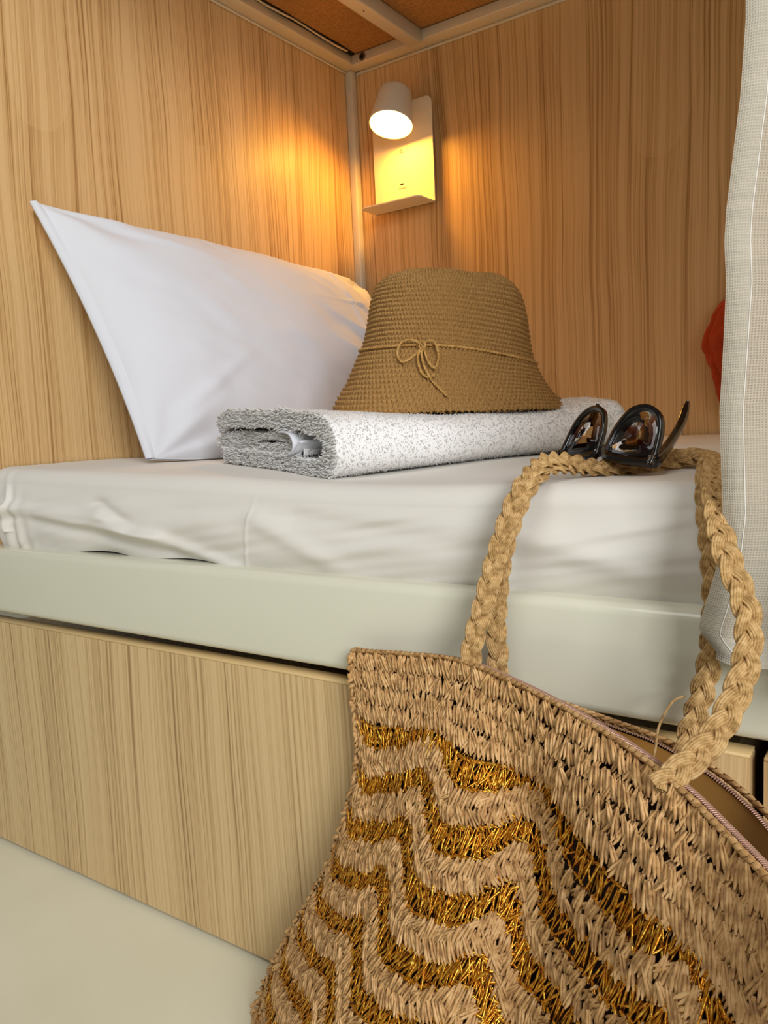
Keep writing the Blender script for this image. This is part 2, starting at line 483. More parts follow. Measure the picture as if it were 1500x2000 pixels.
# ------------------------------------------------------------------ mattress with fitted sheet
def mat_top(u, v):
    z = 0.004 + 0.0125 * np.exp(-(u / 0.30) ** 2) * np.exp(-((v - 0.12) / 0.35) ** 2)
    z = z + 0.0025 * vnoise(u * 7 + 3, v * 7, 3) * np.clip(v * 5, 0, 1)
    z = z - 0.007 * np.exp(-((u - 0.66) / 0.18) ** 2) * np.exp(-((v - 0.0) / 0.12) ** 2)
    z = z - 0.006 * np.clip((0.22 - v) / 0.15, 0, 1) * np.clip((u - 0.5) / 0.3, 0, 1)
    z = z - 0.005 * ridge(u - 0.90, 0.06) * ridge(v - 0.09, 0.05)
    return z
def wrinkle(u, q):
    """outward relief of the front of the sheet; q = 0 at the top edge .. 1 at the rail"""
    d = 0.0022 * vnoise(u * 9, q * 2.5, 11) + 0.0012 * vnoise(u * 24 + q * 8, q * 4, 12)
    k = np.clip(1 - (u - 0.05) / 0.55, 0, 1)
    # long diagonal drag folds near the head end
    for (ua, qa, ub, qb, w, amp) in ((0.10, 0.42, 0.34, 0.62, 0.035, 0.004), (0.16, 0.55, 0.36, 0.85, 0.04, -0.003), (0.30, 0.48, 0.46, 0.95, 0.045, 0.004),
                                     (0.05, 0.30, 0.22, 0.40, 0.03, 0.003), (0.28, 0.25, 0.33, 0.50, 0.04, -0.003), (0.55, 0.35, 0.62, 0.75, 0.06, 0.0025),
                                     (0.62, 0.2, 0.80, 0.5, 0.07, -0.002), (0.84, 0.3, 0.92, 0.6, 0.06, 0.002)):
        t = np.clip(((u - ua) * (ub - ua) + (q - qa) * .1 * (qb - qa) * .1) / ((ub - ua) ** 2 + ((qb - qa) * .1) ** 2), -0.15, 1.15)
        du = u - (ua + t * (ub - ua)); dq = (q - (qa + t * (qb - qa)))
        d = d + amp * np.exp(-(dq / w / 2.4) ** 2) * np.exp(-(du / 0.02) ** 2)
    # vertical gathers at the corner, the ironed crease
    d = d + 0.002 * np.sin(u * 210 + 3 * q) * ridge(u - 0.075, 0.028) * (0.4 + 0.6 * q) + 0.004 * ridge(u - 0.068 - 0.008 * np.sin(q * 7), 0.006) * (q < 0.75)
    d = d + 0.0007 * ridge(u - 0.527 + 0.022 * (q - 0.3), 0.0022)
    return d * 1.5
nu_, nv_ = 620, 150
mu = np.concatenate([np.linspace(0.004, 1.05, 540), np.linspace(1.055, UE - 0.02, 80)])
# profile across: front hem (under rail top) -> front face -> rounded edge -> top -> back
s1 = np.linspace(0, 1, 70)            # front face, bottom to top
s2 = np.linspace(0, 1, 18)[1:]        # rounded edge
s3 = np.linspace(0, 1, 63)[1:]        # top, front to back
U, _ = np.meshgrid(mu, np.zeros(70), indexing='ij')
RE = 0.020
def mat_profile(u):
    out = []
    zt = mat_top(u, np.full_like(u, 0.03))
    for s in s1:
        q = 1 - s
        zb = -0.0955 - 0.0 * u
        z = zb + (zt - RE - zb) * s
        bul = 0.006 * np.sin(PI * s) - 0.004 * (1 - s) ** 3 + wrinkle(u, np.full_like(u, q)) * np.clip(q * 4 + 0.15, 0, 1)
        # corner rounding at the head end
        cor = 0.03 * np.clip(1 - u / 0.045, 0, 1) ** 2
        # gaps where the sheet lifts off the rail
        lift = 0.004 * (1 - s) ** 2 * (ridge(u - 0.26, 0.05) + 0.8 * ridge(u - 0.42, 0.06))
        out.append(np.stack([u, -0.022 - bul + cor + lift * 2, z + lift], -1))
    base = out[-1].copy()
    for s in s2:
        an = s * PI / 2
        y = base[:, 1] + RE * (1 - np.cos(an)); z = base[:, 2] + RE * np.sin(an)
        out.append(np.stack([u, y, z], -1))
    y0 = out[-1][:, 1]; z0 = out[-1][:, 2]
    for s in s3:
        y = y0 + (VB - 0.006 - y0) * s
        zt2 = mat_top(u, y)
        w = np.clip(s * 5, 0, 1); w = w * w * (3 - 2 * w)
        out.append(np.stack([u, y, z0 * (1 - w) + zt2 * w], -1))
    return np.stack(out, 1)
MV = mat_profile(mu)
nn = MV.shape[1]
MF = grid_faces(len(mu), nn)[:, ::-1]
mattress = empty('mattress', (1.0, 0.45, -0.14), 'single mattress in a creased white fitted sheet on the bunk frame', 'mattress')
mesh('fitted_sheet', MV.reshape(-1, 3), MF, M_SHEET, mattress)
box('mattress_core', (0.012, 0.006, -0.135), (UE - 0.03, VB - 0.012, -0.03), M_SHEET, mattress, 0.01, 2)

# ------------------------------------------------------------------ reading lamp on the back panel
lamp = empty('reading_lamp', (0.148, VB - 0.02, 0.52), 'lit white wall reading lamp with cone shade, back plate and small shelf', 'lamp')
PL0, PL1, PZ0, PZ1 = 0.0705, 0.2245, 0.5215, 0.742
def rounded_rect(x0, x1, y0, y1, radii, n=8):
    out = []
    for (cx, cy, a0, r) in ((x1, y1, 0, radii[0]), (x0, y1, 90, radii[1]), (x0, y0, 180, radii[2]), (x1, y0, 270, radii[3])):
        if r <= 0: out.append((cx, cy)); continue
        mx = cx - r if cx == x1 else cx + r; my = cy - r if cy == y1 else cy + r
        for k in range(n + 1):
            an = math.radians(a0 + 90 * k / n); out.append((mx + r * math.cos(an), my + r * math.sin(an)))
    return out
def slab(outline, o, ex, ey, ez, th):
    o = np.array(o, float); ex, ey, ez = (np.array(k, float) for k in (ex, ey, ez))
    n = len(outline)
    A = np.array([o + p[0] * ex + p[1] * ey for p in outline]); B = A + ez * th
    F = [tuple(range(n - 1, -1, -1)), tuple(range(n, 2 * n))] + [(i, (i + 1) % n, n + (i + 1) % n, n + i) for i in range(n)]
    return np.concatenate([A, B]), F
V, F = slab(rounded_rect(PL0, PL1, PZ0, PZ1, (0.014, 0.014, 0, 0)), (0, VB - 0.0185, 0), (1, 0, 0), (0, 0, 1), (0, -1, 0), 0.0025)
mesh('back_plate', V, F, M_LAMP, lamp, smooth=False)
box('mounting_box', (PL0 + 0.02, VB - 0.018, PZ0 + 0.02), (PL1 - 0.02, VB - 0.0005, PZ1 - 0.03), M_LAMP, lamp)
SD = 0.066
V, F = slab(rounded_rect(PL0, PL1, VB - 0.021 - SD, VB - 0.0185, (0, 0, 0.016, 0.016)), (0, 0, PZ0), (1, 0, 0), (0, 1, 0), (0, 0, 1), 0.0025)
mesh('shelf', V, F, M_LAMP, lamp, smooth=False)
# shade: a truncated cone leaning out from the panel
LB = np.array([0.1635, 0.838, 0.676]); LAX = norm(np.array([-0.03, 0.33, 0.94]))
lx = norm(np.cross(LAX, (0, 1, 0))); ly = np.cross(LAX, lx)
an = np.arange(64) * 2 * PI / 64
ring = np.cos(an)[:, None] * lx + np.sin(an)[:, None] * ly
prof = [(0.0445, 0.004), (0.0450, 0.0), (0.0465, 0.0), (0.0462, 0.003), (0.036, 0.070), (0.0345, 0.0765), (0.031, 0.0805), (0.024, 0.083), (0.012, 0.084), (0.001, 0.084)]
V = np.concatenate([LB + LAX * h + ring * r for r, h in prof])
mesh('lamp_shade', V, grid_faces(len(prof), 64, cv=True)[:, ::-1], M_LAMP, lamp)
prof = [(0.0446, 0.004), (0.038, 0.0005), (0.028, -0.0025), (0.015, -0.0045), (0.0005, -0.005)]
V = np.concatenate([LB + LAX * h + ring * r for r, h in prof])
mesh('diffuser', V, grid_faces(len(prof), 64, cv=True), M_EMIT, lamp)['label'] = 'glowing warm white disc'
arm_end = LB + LAX * 0.05 + np.array([0, 0.035, 0.0])
V, F = tube([arm_end, arm_end + np.array([0, 0.012, 0]), (arm_end[0], VB - 0.0205, arm_end[2] + 0.004)], 0.008, 16)
mesh('swivel_arm', V, F, M_LAMP, lamp)
V, F = disc((0.1455, VB - 0.021, 0.645), (0, -1, 0), 0.0048, 0.004)
mesh('switch_button', V, F, M_LAMP, lamp)
port = box('usb_port', (0.1345, VB - 0.0228, 0.566), (0.1535, VB - 0.0205, 0.5805), M_LAMP, lamp, 0.0006, 2)
box('slot', (0.1395, VB - 0.0232, 0.5725), (0.1485, VB - 0.0226, 0.5755), M_DARK, port)

# ------------------------------------------------------------------ pillow leaning on the left panel
UL = np.array([0.026, 0.089, 0.398]); UR = np.array([0.035, 0.858, 0.372])
LL = np.array([0.192, 0.128, 0.017]); LR = np.array([0.238, 0.850, 0.010])
def pillow():
    na, nb = 190, 130
    a = np.linspace(-1, 1, na); b = np.linspace(-1, 1, nb)
    a = np.sign(a) * (1 - (1 - abs(a)) ** 1.35); b = np.sign(b) * (1 - (1 - abs(b)) ** 1.35)
    A, B = np.meshgrid(a, b, indexing='ij')           # A along the bed width, B upwards
    A2 = A * (1 - 0.035 * (1 - B ** 2)); B2 = B * (1 - np.where(B > 0, 0.055, -0.06) * (1 - A ** 2) ** 0.8)
    w = lambda x: (x + 1) / 2
    P = (LL * ((1 - w(A2)) * (1 - w(B2)))[..., None] + LR * (w(A2) * (1 - w(B2)))[..., None]
         + UL * ((1 - w(A2)) * w(B2))[..., None] + UR * (w(A2) * w(B2))[..., None])
    n = norm(np.cross(UR - LL, UL - LR)); n = n if n[0] > 0 else -n
    core = np.clip((1 - np.abs(A) ** 2.6), 0, 1) ** 0.62 * np.clip((1 - np.abs(B) ** 2.4), 0, 1) ** 0.62
    core = core + 0.02 * np.clip((1 - np.abs(A) ** 12), 0, 1) * np.clip((1 - np.abs(B) ** 12), 0, 1)
    rel = 0.0030 * vnoise(A * 4 + 9, B * 3, 21) + 0.0012 * vnoise(A * 11 + B * 4, B * 7, 22)
    # pressed creases and drag folds at the lit end
    rel = rel + 0.0022 * ridge(A - 0.44 - 0.04 * B, 0.010) * (B < 0.75) + 0.0018 * ridge(B - 0.30, 0.012) * np.clip((A - 0.1) * 3, 0, 1) + 0.0016 * ridge(B + 0.38, 0.013) * np.clip((A - 0.2) * 3, 0, 1)
    for (a0, b0, sl, amp) in ((0.45, -0.5, -1.1, 0.006), (0.55, -0.2, -1.0, 0.005), (0.35, -0.7, -0.9, -0.005), (0.7, 0.1, -1.2, 0.004), (-0.7, 0.72, -0.7, 0.003), (-0.75, -0.6, 1.0, 0.003)):
        rel = rel + amp * ridge((B - b0) - sl * (A - a0), 0.055) * ridge(np.hypot(A - a0, B - b0), 0.35)
    # puckers radiating from the corners
    for ca, cb in ((-1, 1), (-1, -1), (1, 1), (1, -1)):
        rr = np.hypot(A - ca, B - cb); th = np.arctan2(B - cb, A - ca)
        rel = rel + 0.004 * np.sin(th * 9) * ridge(rr - 0.25, 0.22)
    rel = rel * (1.35 + 0.5 * np.clip(A * 2, 0, 1))
    env = np.clip(core * 3, 0, 1)
    front = P + n * (0.098 * core + rel * env + 0.003)[..., None]
    back = P + n * (-0.045 * core * (0.35 + 0.65 * w(-B)) - 0.001)[..., None]
    back[..., 0] = np.maximum(back[..., 0], 0.003)
    for Q in (front, back):                            # keep it on the bed
        lim = mat_top(Q[..., 0], Q[..., 1]) + 0.002
        Q[..., 2] = np.maximum(Q[..., 2], lim)
    return front, back, na, nb, P, n
PFV, PBV, na, nb, PP_, pn = pillow()
pil = empty('pillow', (0.15, 0.45, 0.01), 'plump white cotton pillow leaning upright against the left wood panel', 'pillow')
F1 = grid_faces(na, nb)
bordi = np.concatenate([np.arange(nb), np.arange(1, na) * nb + nb - 1, (na - 1) * nb + np.arange(nb - 2, -1, -1), np.arange(na - 2, 0, -1) * nb])
off = na * nb
side = np.stack([bordi, np.roll(bordi, -1), np.roll(bordi, -1) + off, bordi + off], -1)
mesh('pillowcase', np.concatenate([PFV.reshape(-1, 3), PBV.reshape(-1, 3)]), np.concatenate([F1, F1[:, ::-1] + off, side[:, ::-1]]), M_PILLOW, pil)
# flat seam edge of the case along the near end
edge = PP_[0] ; E2 = norm(PP_[0] - PP_[6])
ins = PFV[2]
Vv = np.stack([ins, edge + pn * 0.006 + E2 * 0.004, edge + pn * 0.001 + E2 * 0.011, edge - pn * 0.004 + E2 * 0.009, PBV[2]], 1)
Vv[..., 0] = np.maximum(Vv[..., 0], 0.004)
Vv[..., 2] = np.maximum(Vv[..., 2], mat_top(Vv[..., 0], Vv[..., 1]) + 0.002)
mesh('seam_edge', Vv.reshape(-1, 3), grid_faces(nb, 5), M_PILLOW, pil)
# loose far flap of the case behind the far end
fl = []
for i, b_ in enumerate(np.linspace(0, 1, 30)):
    top = np.array([0.030, 0.852, 0.372]) * b_ + np.array([0.15, 0.87, 0.08]) * (1 - b_)
    for j, k in enumerate(np.linspace(0, 1, 10)):
        fl.append(top + np.array([0.012 * math.sin(k * 4 + b_ * 3) + 0.01, 0.045 * k * math.sin(PI * (0.15 + 0.75 * b_)), -0.012 * k]))
mesh('case_flap', np.array(fl), grid_faces(30, 10), M_PILLOW, pil)

# ------------------------------------------------------------------ folded towel
TN = np.array([0.612, 0.022]); TX = norm(np.array([-0.335, 0.150])); TY = norm(np.array([0.40, 0.895]))   # TX along the short end, TY along the long side
TLEN, TWID = 0.43, 0.345
towel = empty('folded_towel', (0.53, 0.28, 0.004), 'thick white terry towel folded in layers under the straw hat', 'towel')
def tw(x, y, z):
    """towel coordinates to bed coordinates"""
    x = np.asarray(x, float); y = np.asarray(y, float)
    u = TN[0] + TX[0] * x + TY[0] * y; v = TN[1] + TX[1] * x + TY[1] * y
    base = mat_top(u, v) - 0.003 * ridge(v - 0.02, 0.05)
    sc_ = np.interp(y, [0.0, 0.05, 0.12, 0.18, 0.34, 0.40, 0.44], [0.95, 0.92, 0.82, 0.76, 0.76, 0.90, 0.90])
    return np.stack([u, v, base + z * sc_], -1)
def offset_poly(c, th):
    t = np.gradient(c, axis=0); t /= np.linalg.norm(t, axis=1)[:, None]
    n = np.stack([-t[:, 1], t[:, 0]], -1)
    return c + n * th / 2, c - n * th / 2
def layer_outline(ctrl, th, n):
    c = catmull(ctrl, n)
    a_, b_ = offset_poly(c, th)
    k = np.linspace(0, PI, 9)[1:-1]
    def capend(p, q, d):
        m_ = (p + q) / 2; r = (p - q) / 2
        return np.array([m_ + r * math.cos(x) + d * np.linalg.norm(r) * math.sin(x) for x in k])
    d1 = norm(c[-1] - c[-2]); d0 = norm(c[0] - c[1])
    return np.concatenate([a_, capend(a_[-1], b_[-1], d1), b_[::-1], capend(b_[0], a_[0], d0)])
outer_c = [(0.338, 0.056), (0.30, 0.066), (0.24, 0.0655), (0.16, 0.0645), (0.08, 0.0650), (0.030, 0.062), (0.012, 0.050), (0.009, 0.035), (0.013, 0.020), (0.034, 0.0115), (0.10, 0.0105), (0.20, 0.0115), (0.29, 0.0105), (0.325, 0.011)]
inner_c = [(0.095, 0.044), (0.14, 0.0445), (0.22, 0.041), (0.30, 0.040), (0.336, 0.0375), (0.346, 0.033), (0.335, 0.0285), (0.24, 0.0275), (0.15, 0.0285), (0.085, 0.0285)]
ny = 46
ys = np.linspace(0.0, TLEN, ny)
pile_pts, pile_n = [], []
def towel_layer(name, ctrl, th, n, inset, seed):
    out = layer_outline(ctrl, th, n)
    m_ = len(out)
    V = []
    t = np.roll(out, -1, 0) - np.roll(out, 1, 0); t = norm(t); nr = np.stack([t[:, 1], -t[:, 0]], -1)
    cen = out.mean(0)
    for j, y in enumerate(ys):
        e = 1.0 - 0.35 * math.exp(-((y) / 0.006) ** 2) - 0.35 * math.exp(-((TLEN - y) / 0.006) ** 2)
        w_ = 0.0022 * vnoise(out[:, 0] * 26 + seed, np.full(m_, y * 14), 31 + seed)
        o2 = out + nr * (w_ - (1 - e) * th * 0.5)[:, None]
        endoff = inset + 0.006 * vnoise(out[:, 0] * 16 + 2, np.full(m_, seed + .5), 40 + seed)
        yy = y + endoff * (1 - y / TLEN)
        V.append(tw(o2[:, 0], yy, np.maximum(o2[:, 1], 0.002)))
    V = np.stack(V)
    F = grid_faces(ny, m_, cv=True)
    Vf = V.reshape(-1, 3)
    F = [tuple(int(q) for q in f) for f in F]
    # end caps as quads between the two sides of the layer
    a_idx = np.arange(n); b_idx = (n + 7) + np.arange(n)[::-1]
    for base in (0, (ny - 1) * m_):
        for i in range(n - 1):
            q = (base + a_idx[i], base + a_idx[i + 1], base + b_idx[i + 1], base + b_idx[i])
            F.append(tuple(int(x) for x in (q if base == 0 else q[::-1])))
    o = mesh(name, Vf, F, M_TOWEL, towel)
    cl = catmull(ctrl, n)                                # outward direction of every outline point
    near = cl[np.argmin(((out[:, None] - cl[None]) ** 2).sum(-1), axis=1)]
    d2 = norm(out - near)
    ref = np.stack([TX[0] * d2[:, 0], TX[1] * d2[:, 0], d2[:, 1]], -1)
    return o, V, n, np.broadcast_to(ref, V.shape)
lay_o, LV, ln, LREF = towel_layer('outer_layer', outer_c, 0.0175, 150, 0.0, 1)
lay_i, IV, im, IREF = towel_layer('inner_layer', inner_c, 0.0090, 110, 0.004, 2)
# flat woven hem rolled at the loose end of the inner layer
hp = []
for x_, z_ in ((0.128, 0.0495), (0.112, 0.0500), (0.098, 0.0485), (0.090, 0.043), (0.088, 0.036), (0.092, 0.029), (0.104, 0.0245), (0.093, 0.026), (0.082, 0.031), (0.074, 0.038), (0.068, 0.042)):
    hp.append((x_, z_))
hc = catmull(hp, 50)
hv = np.stack([tw(hc[:, 0], np.full(50, y), hc[:, 1]) for y in (-0.0085, -0.004, 0.02, 0.05)])
ho = mesh('woven_hem', hv.reshape(-1, 3), grid_faces(4, 50), M_PILLOW, towel)
sm = ho.modifiers.new('thickness', 'SOLIDIFY'); sm.thickness = 0.0018; sm.offset = 0

# terry pile: bent loops standing on the layers
tuft_s = []
for k, (h, r, bx) in enumerate(((0, 1.0, 0), (0.6, 0.9, 0.2), (1.0, 0.25, 0.75))):
    for j in range(3):
        an_ = j * 2 * PI / 3
        tuft_s.append((math.cos(an_) * r * 0.5 + bx, math.sin(an_) * r * 0.5, h))
tuft_V = np.array(tuft_s); tuft_F = grid_faces(3, 3, cv=True)[:, ::-1]
def scatter(VG, count, closed, seed, sel=None, ref=None):
    """random points + normals on a grid surface (rows x cols x 3)"""
    r = np.random.default_rng(seed)
    ni, nj = VG.shape[:2]
    F = grid_faces(ni, nj, cv=closed)
    P = VG.reshape(-1, 3)
    a, b, c, d = (P[F[:, k]] for k in range(4))
    nrm = np.cross(c - a, d - b); ar = np.linalg.norm(nrm, axis=1)
    if sel is not None: ar = ar * sel((a + c) / 2, nrm)
    pick = r.choice(len(F), count, p=ar / ar.sum())
    s, t = r.random(count)[:, None], r.random(count)[:, None]
    pts = (a[pick] * (1 - s) + b[pick] * s) * (1 - t) + (d[pick] * (1 - s) + c[pick] * s) * t
    nn_ = norm(nrm[pick])
    if ref is not None:
        rf = ref.reshape(-1, 3)[F[pick, 0]]
        nn_ = np.where(np.einsum('ij,ij->i', nn_, rf)[:, None] < 0, -nn_, nn_)
    return pts, nn_
def pile(name, pts, nrm, length, width, seed, parent):
    r = np.random.default_rng(seed)
    m_ = len(pts)
    t = norm(np.cross(nrm, r.normal(size=(m_, 3)))); b = np.cross(nrm, t)
    nz = norm(nrm + 0.45 * t * r.normal(size=(m_, 1)) + 0.25 * b)
    L = length * r.uniform(0.6, 1.25, (m_, 1)); W = width * r.uniform(0.8, 1.2, (m_, 1))
    V, F = instance(tuft_V, tuft_F, pts - nrm * 0.0006, t * W, b * W, nz * L)
    return mesh(name, V, F, M_TERRY, parent, kind='stuff', smooth=False)
camp = np.array([1.1249, -0.6306, 0.0492])
p1, n1 = scatter(LV, 72000, True, 51, None, LREF)
pile('terry_pile', p1, n1, 0.0023, 0.0015, 52, lay_o)
p2, n2 = scatter(IV[:8], 9000, True, 53, None, IREF[:8])
pile('terry_pile', p2, n2, 0.0030, 0.0014, 54, lay_i)
# pile on the cut end of the layers
for VG, n, par, cnt, sd in ((LV, ln, lay_o, 3000, 55), (IV, im, lay_i, 900, 57)):
    cap_g = np.stack([VG[0][:n], VG[0][n + 7:n + 7 + n][::-1]])
    pe, ne = scatter(cap_g, cnt, False, sd)
    outn = np.array([-TY[0], -TY[1], 0.0])
    ne = np.where((ne @ outn)[:, None] < 0, -ne, ne)
    pile('terry_pile', pe, ne, 0.0066, 0.0026, sd + 1, par)

# ------------------------------------------------------------------ crocheted straw hat
HC = np.array([0.560, 0.338, 0.0])
hat = empty('straw_hat', (HC[0], HC[1], 0.066), 'brown crocheted raffia sun hat with a thin tied cord standing on the towel', 'hat')
HB = 0.0625
ex = np.array([0.845, 0.535, 0]); ey = np.array([-0.535, 0.845, 0])    # ex to the right as seen, ey away
hat_prof = [(0.0005, 0.198), (0.03, 0.1985), (0.058, 0.197), (0.077, 0.191), (0.090, 0.178), (0.0965, 0.160), (0.1010, 0.135), (0.1045, 0.110), (0.1085, 0.090), (0.1125, 0.080), (0.122, 0.058), (0.133, 0.036), (0.144, 0.017), (0.153, 0.004), (0.1575, -0.001)]
NS, NR = 128, 44                      # stitches round, rows down
hat_prof = [(r__, z__ * 0.925) for r__, z__ in hat_prof]
hs = catmull(hat_prof, NR * 5)
def hat_point(th, r, z):
    """th measured from ex; adds the slump, the dents and the tilt of the crown"""
    w = np.clip(z / 0.19, 0, 1)
    r = r * (1 + 0.035 * np.cos(2 * th) + 0.015 * np.sin(3 * th + 1) * (1 - w) - 0.02 * ridge(th - 5.2, 0.5) * w)
    x = r * np.cos(th); y = r * np.sin(th)
    # brim: rises a little at the left, the right flicks out
    lip = np.clip(1 - z / 0.035, 0, 1)
    x = x + 0.018 * lip * ridge(th, 0.6) * np.ones_like(r)
    z2 = z + 0.006 * lip * ridge((np.abs(th - PI)), 0.9) - 0.002 * lip
    # top is higher on the left, sags right of centre
    z2 = z2 - 0.006 * w ** 4 * np.clip(x / 0.09, -1, 1) - 0.004 * ridge(x - 0.02, 0.03) * w ** 10
    # band of the hat sits lower to the right: shear rows in the upper part
    mid = np.sin(PI * np.clip(z / 0.2, 0, 1))
    z2 = z2 - 0.135 * x * mid - 0.03 * y * mid
    x = x + 0.012 * w
    return x, y, z2
def hat_world(x, y, z):
    return HC + x[..., None] * ex + y[..., None] * ey + (HB + z)[..., None] * np.array([0, 0, 1.0])
ncol = NS * 6
th = np.arange(ncol) * 2 * PI / ncol
TH, RI = np.meshgrid(th, np.arange(NR * 5), indexing='ij')
row = RI / 5.0
sp = TH / (2 * PI)                     # spiral working
rowp = row + sp
ri = np.floor(rowp); fr = rowp - ri
col = TH / (2 * PI) * NS + 0.5 * (ri % 2)
fc = col - np.floor(col)
stitch = np.sin(PI * fr) ** 0.7 * (0.05 + 0.95 * np.sin(PI * fc) ** 0.8)
tw_ = 0.16 * np.sin(2 * PI * fr) * np.sin(PI * fc)
disp = 0.0046 * stitch + 0.0006 * vnoise(TH * 60, row * 3, 61) + 0.0012 * vnoise(TH * 3, row * .3, 62)
r0 = hs[RI, 0]; z0 = hs[RI, 1]
dr = np.gradient(hs[:, 0]); dz = np.gradient(hs[:, 1]); ln_ = np.hypot(dr, dz)
nrr = (-dz / ln_)[RI]; nrz = (dr / ln_)[RI]
X, Y, Z = hat_point(TH, np.maximum(r0 + nrr * disp, 0.0003), z0 + nrz * disp)
OV = hat_world(X, Y, Z)
inner_x, inner_y, inner_z = hat_point(TH[::3, ::5], np.maximum(r0[::3, ::5] - 0.003 * nrr[::3, ::5], 0.0002), z0[::3, ::5] - 0.003 * nrz[::3, ::5])
IVh = hat_world(inner_x, inner_y, inner_z)
Fo = grid_faces(ncol, NR * 5, cu=True); Fi = grid_faces(ncol // 3, NR, cu=True)[:, ::-1]
hb = mesh('hat_body', OV.reshape(-1, 3), Fo[:, ::-1], M_STRAW_HAT, hat)
mesh('hat_inside', IVh.reshape(-1, 3), Fi[:, ::-1], M_STRAW_HAT, hat)
# frayed raffia bits along the brim edge
r_ = np.random.default_rng(63)
k = r_.integers(0, ncol, 900)
pe = OV[k, -1]; out = norm(pe - (HC + np.array([0, 0, HB])))
d_ = norm(out + 0.9 * r_.normal(size=(900, 3)) * np.array([1, 1, 0.35]))
tb = norm(np.cross(d_, r_.normal(size=(900, 3)))); bb = np.cross(d_, tb)
V, F = instance(tuft_V, tuft_F, pe, tb * 0.0012, bb * 0.0012, d_ * r_.uniform(0.002, 0.006, (900, 1)))
mesh('frayed_edge', V, F, M_STRAW_HAT, hat, kind='stuff')
# thin two-ply cord round the crown with a small bow
def twisted(P, rad, pitch, plies=2, sides=6, rr=None):
    P = np.asarray(P); T, N, B = frames(P)
    s = np.concatenate([[0], np.cumsum(np.linalg.norm(np.diff(P, axis=0), axis=1))])
    parts = []
    for j in range(plies):
        ph = 2 * PI * s / pitch + 2 * PI * j / plies
        Q = P + rad * 0.55 * (np.cos(ph)[:, None] * N + np.sin(ph)[:, None] * B)
        parts.append(tube(Q, rad * 0.62 if rr is None else rr, sides, cap=True))
    return merge(parts)
t_ = np.linspace(0, 2 * PI, 321)
bz = 0.076 + 0.002 * np.sin(t_ * 3)
br = np.interp(bz, hs[::-1, 1], hs[::-1, 0]) + 0.0055
x_, y_, z_ = hat_point(t_, br, bz)
bandP = hat_world(x_, y_, z_)
V, F = twisted(bandP, 0.0017, 0.009)
cord = mesh('hat_cord', V, F, M_CORD, hat)
TB = 4.42                               # bow position (towards the camera, left of centre)
def onhat(th, z, out=0.005):
    th = np.atleast_1d(np.asarray(th, float)); z = np.atleast_1d(np.asarray(z, float)); out = np.atleast_1d(np.asarray(out, float))
    r = np.interp(z, hs[::-1, 1], hs[::-1, 0]) + out
    return hat_world(*hat_point(th, r, z))
def hat_curve(pts):
    p = np.array(pts); return onhat(TB + p[:, 0] / 0.112, 0.076 + p[:, 1], p[:, 2] + 0.002)
for nm, pts in (('bow_loop', [(0.0, 0, .005), (-0.012, 0.006, .010), (-0.026, 0.003, .009), (-0.029, -0.010, .007), (-0.020, -0.020, .008), (-0.009, -0.014, .008), (0.0, -0.002, .007)]),
                ('bow_loop', [(0.0, 0, .005), (0.006, 0.006, .011), (0.015, 0.004, .012), (0.020, -0.012, .010), (0.017, -0.026, .008), (0.010, -0.020, .009), (0.002, -0.003, .008)]),
                ('bow_tail', [(0.0, 0, .006), (0.001, -0.012, .008), (0.006, -0.026, .007), (0.014, -0.040, .005), (0.024, -0.051, .005), (0.030, -0.058, .004)]),
                ('bow_tail', [(0.0, 0, .006), (-0.003, -0.014, .008), (0.002, -0.030, .006), (0.010, -0.037, .006), (0.018, -0.034, .007)]),
                ('bow_knot', [(-0.004, 0.003, .006), (0.0, 0.005, .009), (0.004, 0.0, .010), (0.0, -0.004, .009), (-0.004, -0.001, .006)])):
    V, F = twisted(catmull(hat_curve(pts), 60), 0.0016, 0.008)
    mesh(nm, V, F, M_CORD, cord)

# ------------------------------------------------------------------ crocheted tote bag
bag = empty('tote_bag', (0.83, -0.2, -H), 'crocheted straw and gold tote bag with an open zipped mouth standing before the bed', 'bag')
rimF = catmull([(0.684, -0.060, -0.156), (0.753, -0.070, -0.148), (0.812, -0.085, -0.142), (0.872, -0.108, -0.145), (0.930, -0.135, -0.151), (0.980, -0.165, -0.157), (1.012, -0.190, -0.162), (1.033, -0.210, -0.166), (1.064, -0.250, -0.166), (1.090, -0.295, -0.160), (1.110, -0.345, -0.165)], 301)
rimB = catmull([(0.684, -0.058, -0.156), (0.76, -0.056, -0.160), (0.85, -0.056, -0.170), (0.930, -0.056, -0.184), (0.966, -0.059, -0.190), (1.004, -0.075, -0.198), (1.040, -0.100, -0.209), (1.072, -0.150, -0.214), (1.100, -0.23, -0.200), (1.112, -0.343, -0.167)], 301)
ZB = -H + 0.004
botF = catmull([(0.575, -0.110, ZB), (0.66, -0.205, ZB), (0.76, -0.268, ZB), (0.87, -0.318, ZB), (0.98, -0.352, ZB), (1.07, -0.365, ZB)], 301)
botB = catmull([(0.575, -0.106, ZB), (0.70, -0.075, ZB), (0.84, -0.080, ZB), (0.96, -0.11, ZB), (1.05, -0.20, ZB), (1.072, -0.362, ZB)], 301)
leftE = catmull([(0.684, -0.060, -0.156), (0.694, -0.068, -0.205), (0.699, -0.078, -0.262), (0.676, -0.094, -0.345), (0.612, -0.104, -0.455), (0.575, -0.110, ZB)], 301)
def samp(C_, s):
    x = np.clip(s, 0, 1) * (len(C_) - 1); i = np.clip(np.floor(x).astype(int), 0, len(C_) - 2); f = (x - i)[..., None]
    return C_[i] * (1 - f) + C_[i + 1] * f
